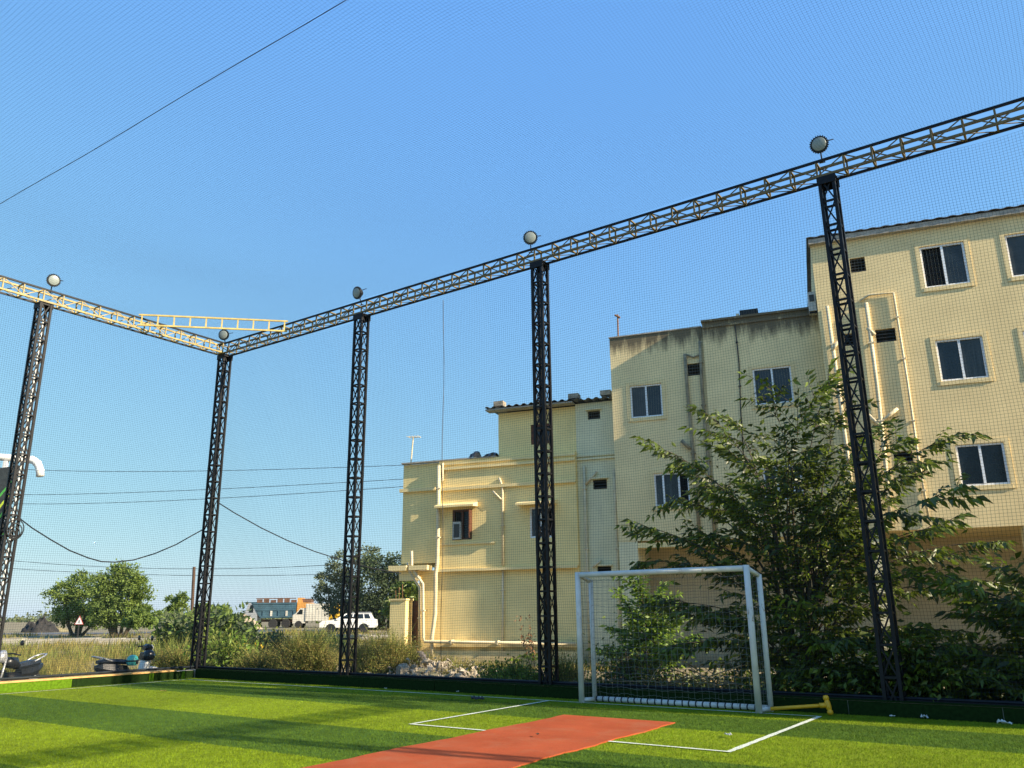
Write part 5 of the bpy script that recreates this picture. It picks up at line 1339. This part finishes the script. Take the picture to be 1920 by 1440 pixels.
b = MB(); b.tube([(-.45, .13, .82), (-.75, .15, .92), (-.95, .08, .97), (-.95, -.08, .97), (-.75, -.15, .92), (-.45, -.13, .82)], .02, 8); b.build('grab_rail', 'silver', mc, True)
b = MB(); loft(b, [(.52, .1, .88, 1.06), (.6, .14, .84, 1.12), (.72, .11, .86, 1.06), (.76, .05, .9, .99)]); b.build('headlight', 'silver', mc, True)
for s in (-1, 1):
    b = MB(); b.tube([(.68, s * .08, .3), (.54, s * .09, .95)], .025, 8); b.build('fork', 'silver', mc, True)
    b = MB(); b.tube([(.46, s * .28, 1.04), (.5, s * .34, 1.2), (.48, s * .38, 1.26)], .008, 6); b.lathe([(.01, .46), (.055, .465), (.065, .475), (.05, .49), (.01, .495)], 12, 'x', (0, s * .42, 1.28)); b.build('mirror', 'black_plastic', mc, True)
b = MB(); b.tube([(.4, -.38, 1.0), (.5, -.2, 1.04), (.52, 0, 1.03), (.5, .2, 1.04), (.4, .38, 1.0)], .018, 8); b.build('handlebar', 'black_steel', mc, True)
b = MB(); loft(b, [(.42, .05, .6, .66), (.68, .07, .61, .67), (.92, .05, .5, .56)]); b.build('mudguard', 'black_plastic', mc, True)
b = MB(); b.tube([(.1, -.16, .3), (-.4, -.18, .26), (-.8, -.17, .34)], .04, 8); b.build('exhaust', 'silver', mc, True)

# ------------------------------------------------------------------ vehicles across the road
def far_thing(name, label, cat, px, dist, face=0.0):
    p = on_d(px, 1172, dist); z = zt(p.x, p.y); return thing(name, label, cat, (p.x, p.y, z), YAW + face)
def fwheel(t, x, y, r, w=.28):
    b = MB(); b.lathe([(r * .55, -w / 2), (r * .95, -w / 2), (r, -w * .35), (r, w * .35), (r * .95, w / 2), (r * .55, w / 2)], 20, 'y', (x, y, r)); o = b.build('wheel', 'tyre', t)
    b = MB(); b.lathe([(.05, -w * .42), (r * .55, -w * .3), (r * .57, w * .3), (.05, w * .42)], 14, 'y', (x, y, r)); b.build('rim', 'soil', o)
# dump truck, front to the left
dt = far_thing('dump_truck', 'old dump truck with a blue ribbed body and an orange tail across the road', 'dump truck', 520, 104, R(4))
for x in (-2.7, .0 - .35, 1.2):
    for y in (-1.0, 1.0): fwheel(dt, x, y, .54)
b = MB(); b.box((-3.6, -.5, .75), (3.3, .5, 1.05)); b.build('chassis', 'truck_rust', dt)
b = MB(); b.prism([(-3.9, .7), (-2.25, .7), (-2.25, 3.0), (-3.35, 3.0), (-3.75, 1.85), (-3.9, 1.7)], -1.15, 1.15); b.build('cab', 'silver', dt)
b = MB(); b.prism([(-3.3, 1.85), (-2.75, 1.85), (-2.75, 2.75), (-3.12, 2.75)], -1.165, -1.152); b.build('side_window', 'pane', dt)
b = MB(); b.hexa([(-3.775, -1.0, 1.9), (-3.765, -1.0, 1.89), (-3.765, 1.0, 1.89), (-3.775, 1.0, 1.9), (-3.42, -1.0, 2.85), (-3.40, -1.0, 2.84), (-3.40, 1.0, 2.84), (-3.42, 1.0, 2.85)]); b.build('windscreen', 'pane', dt)
b = MB(); b.prism([(-1.9, 1.2), (2.3, 1.2), (2.45, 3.0), (-3.0, 3.0)], -1.2, 1.2); b.build('tipper_body', 'truck_blue', dt)
for z0_, z1_ in ((1.25, 1.42), (2.05, 2.2), (2.84, 3.0)):
    b = MB(); xl = -1.9 - 1.1 * (z0_ - 1.2) / 1.8; b.box((xl + .1, -1.27, z0_), (2.3, -1.202, z1_)); b.build('side_rail', 'truck_blue', dt)
for k in range(5):
    x = -1.6 + k * .92; b = MB(); b.box((x, -1.29, 1.43), (x + .22, -1.202, 2.04)); b.build('side_rib', 'truck_white' if k in (1, 3) else 'truck_blue', dt)
b = MB(); b.prism([(-3.0, 3.0), (-1.8, 3.02), (-1.8, 3.1), (-3.9, 3.12), (-3.9, 3.02)], -1.1, 1.1); b.build('cab_guard', 'truck_blue', dt)
for k in range(6):
    x = -2.4 + k * .82; b = MB(); b.box((x, -1.15, 3.003), (x + .66, -1.08, 3.42 + .1 * math.sin(k * 2.2))); b.build('stake_board', 'truck_rust', dt)
b = MB(); b.box((-2.5, -1.16, 3.45), (2.3, -1.07, 3.56)); b.build('top_rail', 'truck_rust', dt)
b = MB(); b.prism([(2.46, 1.35), (3.15, 1.5), (4.15, 1.9), (4.15, 2.95), (3.1, 3.0), (2.95, 3.55), (2.5, 3.55)], -1.22, 1.22); b.build('tail_body', 'truck_orange', dt)
b = MB(); b.box((2.95, -1.0, 3.003), (4.1, 1.0, 3.45)); b.build('tail_load', 'truck_rust', dt)
# pale box truck
bt = far_thing('box_truck', 'pale box truck with a yellow rear end behind the dump truck', 'box truck', 594, 98, R(2))
for x in (-1.9, 1.4):
    for y in (-.85, .85): fwheel(bt, x, y, .42)
b = MB(); b.prism([(-2.6, .55), (-1.2, .55), (-1.2, 2.2), (-1.75, 2.25), (-2.35, 1.6), (-2.6, 1.5)], -.95, .95); b.build('cab', 'truck_white', bt)
b = MB(); b.prism([(-2.2, 1.55), (-1.5, 1.55), (-1.5, 2.05), (-1.78, 2.1)], -.966, -.952); b.build('side_window', 'pane', bt)
b = MB(); b.box((-1.15, -1.05, .8), (1.55, 1.05, 2.72)); b.build('cargo_box', 'truck_white', bt)
b = MB(); b.box((1.555, -1.07, .78), (2.5, 1.07, 2.74)); b.build('rear_panel', 'truck_yellow', bt)
for k in range(8):
    b = MB(); b.box((-1.05 + k * .36, -1.075, .85), (-1.01 + k * .36, -1.052, 2.68)); b.build('box_rib', 'truck_white', bt)
# white car
ca = far_thing('car', 'white estate car with roof rails parked across the near road', 'car', 654, 71, R(6))
for x in (-1.4, 1.3):
    for y in (-.78, .78): fwheel(ca, x, y, .34, .22)
b = MB()
prof = [(-2.3, .45), (-2.32, .8), (-2.1, .98), (-1.1, 1.08), (1.95, 1.12), (2.3, 1.05), (2.36, .55), (2.25, .4)]
b.prism(prof, -.88, .88); b.build('body', 'white_paint', ca)
b = MB(); b.hexa([(-1.05, -.82, 1.08), (2.05, -.82, 1.1), (2.05, .82, 1.1), (-1.05, .82, 1.08), (-.2, -.66, 1.56), (1.8, -.66, 1.56), (1.8, .66, 1.56), (-.2, .66, 1.56)]); b.build('cabin', 'white_paint', ca)
for a, c, e, f in ((-.68, .3, -.1, .36), (.4, 1.25, .45, 1.2), (1.34, 1.85, 1.3, 1.66)):
    b = MB(); b.hexa([(a, -.815, 1.13), (c, -.815, 1.13), (c, -.79, 1.13), (a, -.79, 1.13), (e, -.69, 1.5), (f, -.69, 1.5), (f, -.66, 1.5), (e, -.66, 1.5)]); b.build('side_window', 'pane', ca)
b = MB(); b.hexa([(-1.07, -.7, 1.11), (-1.04, -.7, 1.09), (-1.04, .7, 1.09), (-1.07, .7, 1.11), (-.3, -.58, 1.53), (-.27, -.58, 1.51), (-.27, .58, 1.51), (-.3, .58, 1.53)]); b.build('windscreen', 'pane', ca)
for y in (-.6, .6):
    b = MB(); b.tube([(-.1, y, 1.6), (0, y, 1.63), (1.7, y, 1.63), (1.8, y, 1.6)], .025, 6); b.build('roof_rail', 'silver', ca)
b = MB(); b.box((-.3, -.83, 1.0), (-.12, -.96, 1.12)) if False else b.box((-.95, -1.0, 1.05), (-.8, -.885, 1.18)); b.build('mirror', 'white_paint', ca)
for x in (-2.3, 2.28):
    b = MB(); b.box((x, -.75, .78), (x + .06, -.5, .92)); b.build('headlight' if x < 0 else 'tail_light', 'silver' if x < 0 else 'red', ca)
for x in (-1.4, 1.3):
    b = MB(); b.prism([(x + .42 * math.cos(a), .34 + .42 * math.sin(a)) for a in np.linspace(0, math.pi, 10)], -.892, -.882); b.build('wheel_arch', 'black_plastic', ca)

def heap(name, label, cat, px, dist, wid, hgt, m, rough=.06, seed=0, dep=None):
    p = on_d(px, 1175, dist); z = zt(p.x, p.y); r = np.random.default_rng(seed); b = MB(); n, k = 28, 9; vs = []
    ph = r.uniform(0, 6, 6)
    for i in range(k):
        t = i / (k - 1)
        for j in range(n):
            a = 2 * math.pi * j / n; rr = (1 - t) ** .85 * (1 + .12 * math.sin(2 * a + ph[0]) + .08 * math.sin(5 * a + ph[1])); x = rr * math.cos(a) * wid / 2; y = rr * math.sin(a) * (dep or wid) / 2
            vs.append((x, y, hgt * (t ** .9) * (1 + .1 * math.sin(3 * a + ph[2])) + r.normal(0, rough) * (0 < i) - (.3 if i == 0 else 0)))
    b.add(vs, [(i * n + j, i * n + (j + 1) % n, (i + 1) * n + (j + 1) % n, (i + 1) * n + j) for i in range(k - 1) for j in range(n)] + [tuple((k - 1) * n + j for j in range(n))])
    return b.build(name, m, None, True, label=label, cat=cat, loc=(p.x, p.y, z), rot=(0, 0, YAW))
heap('sand_heap', 'pale sand heap beside the dump truck cab', 'sand heap', 456, 92, 4.4, 1.5, 'sand', .05, 1)
hb = heap('burnt_heap', 'black burnt rubbish heap beyond the road at the far left', 'rubbish heap', 78, 88, 3.4, 1.15, 'char', .3, 2)
heap('earth_bank', 'long brown earth bank right of the burnt heap', 'earth bank', 105, 90, 4.5, .5, 'soil', .08, 3, 2)

# warning sign
p = on_d(148, 1172, 61); sg = thing('warning_sign', 'white triangular warning sign with a red edge beyond the road', 'road sign', (p.x, p.y, zt(p.x, p.y)), YAW)
b = MB(); b.box((-.04, -.014, -.1), (.04, .03, 1.2)); b.build('post', 'char', sg)
b = MB(); b.prism([(-.33, 1.1), (.33, 1.1), (0, 1.72)], -.03, -.015); b.build('border', 'red', sg)
b = MB(); b.prism([(-.275, 1.135), (.275, 1.135), (0, 1.65)], -.036, -.031); b.build('face', 'white_paint', sg)
b = MB(); b.box((-.03, -.042, 1.2), (.03, -.037, 1.4)); b.build('symbol', 'char', sg)
# rusty pole
p = on_d(361, 1172, 50); pl = on_d(364, 1063, 50)
b = MB(); b.tube([(0, 0, -.3), tuple(Vector((pl.x - p.x, pl.y - p.y, pl.z - zt(p.x, p.y))))], .09, 8); b.build('utility_pole', 'old_rust', None, label='rusty bare utility pole standing left of the corner tower', cat='pole', loc=(p.x, p.y, zt(p.x, p.y)))

# ------------------------------------------------------------------ cables
def sag(p, q, drop, n=24): return [Vector(p).lerp(Vector(q), t) - Vector((0, 0, 4 * drop * t * (1 - t))) for t in np.linspace(0, 1, n)]
def cable(label, pts, r): b = MB(); b.tube(pts, r, 5, False); b.build('cable', 'cable', None, label=label, cat='cable')
cable('thick black cable sagging low between the left tower and the corner tower', [on_x(px, py, -19.72) for px, py in ((34, 970), (60, 990), (95, 1012), (130, 1032), (165, 1046), (190, 1053), (215, 1054), (250, 1050), (290, 1038), (330, 1021), (360, 1004), (380, 993))], .016)
cable('thick black cable running down from the corner tower towards the house', [on_y(px, py, 13.82 + k * .9) for k, (px, py) in enumerate(((410, 943), (440, 962), (490, 990), (540, 1014), (590, 1034), (640, 1050), (700, 1066), (752, 1075)))], .016)
for k, (l, m_, r_, lb) in enumerate((((-80, 868, 56), (200, 884, 52), (760, 872, 48), 'thin power line crossing the sky highest, just below the duct elbow'), ((-80, 924, 56), (200, 925, 52), (760, 898, 48), 'thin power line crossing the sky in the middle'), ((-80, 938, 56), (200, 943, 52), (760, 912, 48), 'thin power line just under the middle one'),
        ((-80, 1040, 62), (300, 1066, 58), (760, 1050, 52), 'thin power line low over the trees'), ((-80, 1058, 62), (300, 1078, 58), (760, 1072, 52), 'lowest thin power line over the trees'))):
    P = [on_d(*l[:2], l[2]), on_d(*m_[:2], m_[2]), on_d(*r_[:2], r_[2])]
    pts = []
    for t in np.linspace(0, 1, 25): pts.append(P[0] * ((1 - t) * (1 - 2 * t)) + P[1] * (4 * t * (1 - t)) + P[2] * (t * (2 * t - 1)))
    cable(lb, pts, .016)

# ------------------------------------------------------------------ signboard and duct at the left edge
D_ = 26.0
P = lambda px, py, d=D_: on_d(px, py, d)
o = P(0, 1160); sbd = thing('signboard', 'tall signboard with green leaf stripes behind the left tower', 'signboard', (o.x, o.y, zt(o.x, o.y)), YAW)
def L(px, py): p = P(px, py) - sbd.location; return p.dot(RH), p.z
x1, zt1 = L(34, 872); x0 = L(-70, 880)[0]; zb1 = L(20, 1110)[1]
b = MB(); b.hexa([(x0, 0, zb1), (x1 - .25, 0, zb1), (x1 - .25, .12, zb1), (x0, .12, zb1), (x0, 0, zt1 - .3), (x1, 0, zt1), (x1, .12, zt1), (x0, .12, zt1 - .3)]); MT['sign_dark'] = mat('sign_dark', (.03, .035, .035), .5, .3); b.build('board', 'sign_dark', sbd)
MT['sign_green'] = mat('sign_green', (.06, .32, .05), .5, .2); MT['sign_lime'] = mat('sign_lime', (.42, .55, .04), .5, .2); MT['sign_white'] = mat('sign_white', (.6, .62, .62), .5, .1)
for k, (a, c, m) in enumerate((((-30, 960), (28, 895), 'sign_green'), ((-30, 985), (26, 915), 'sign_lime'), ((-30, 1010), (22, 935), 'sign_green'), ((-30, 1035), (18, 960), 'sign_white'), ((-30, 1065), (14, 985), 'sign_green'))):
    q0, q1 = L(*a), L(*c); b = MB(); b.hexa([(q0[0], -.012 - .003 * k, q0[1] - .2), (q1[0], -.012 - .003 * k, q1[1] - .06), (q1[0], -.003, q1[1] - .06), (q0[0], -.003, q0[1] - .2), (q0[0], -.012 - .003 * k, q0[1]), (q1[0], -.012 - .003 * k, q1[1]), (q1[0], -.003, q1[1]), (q0[0], -.003, q0[1])]); b.build('leaf_stripe', m, sbd)
xa = L(3, 1000)[0]
for dx in (-.9, -.35): b = MB(); b.box((xa + dx, .13, -.3), (xa + dx + .18, .31, zt1 - .4)); b.build('post', 'sign_white', sbd)
dk = thing('air_duct', 'white pipe duct with a downturned elbow beside the signboard', 'duct', tuple(P(40, 865, 27)), YAW)
def L2(px, py): p = P(px, py, 27) - dk.location; return (p.dot(RH), 0, p.z)
b = MB(); b.tube([L2(-80, 854), L2(0, 857), L2(52, 861)], .12, 14); b.build('duct_run', 'white_paint', dk, True)
b = MB(); pts = [L2(*q) for q in ((52, 861), (59, 862), (65, 864.5), (70, 869), (73, 875), (75, 882), (75.5, 893))]; b.tube(pts, .125, 14); b.build('elbow', 'white_paint', dk, True)
for k, q in enumerate((1, 3, 5)):
    b = MB(); a, c = Vector(pts[q]), Vector(pts[q + 1]); d = (c - a).normalized() * .02; b.tube([a - d, a + d], .135, 14); b.build('joint_ring', 'white_paint', dk)
b = MB(); q = L2(14, 858); b.box((q[0] - .06, -.1, q[2] - 3), (q[0] + .06, .02, q[2] - .12)); b.build('duct_post', 'sign_white', dk)
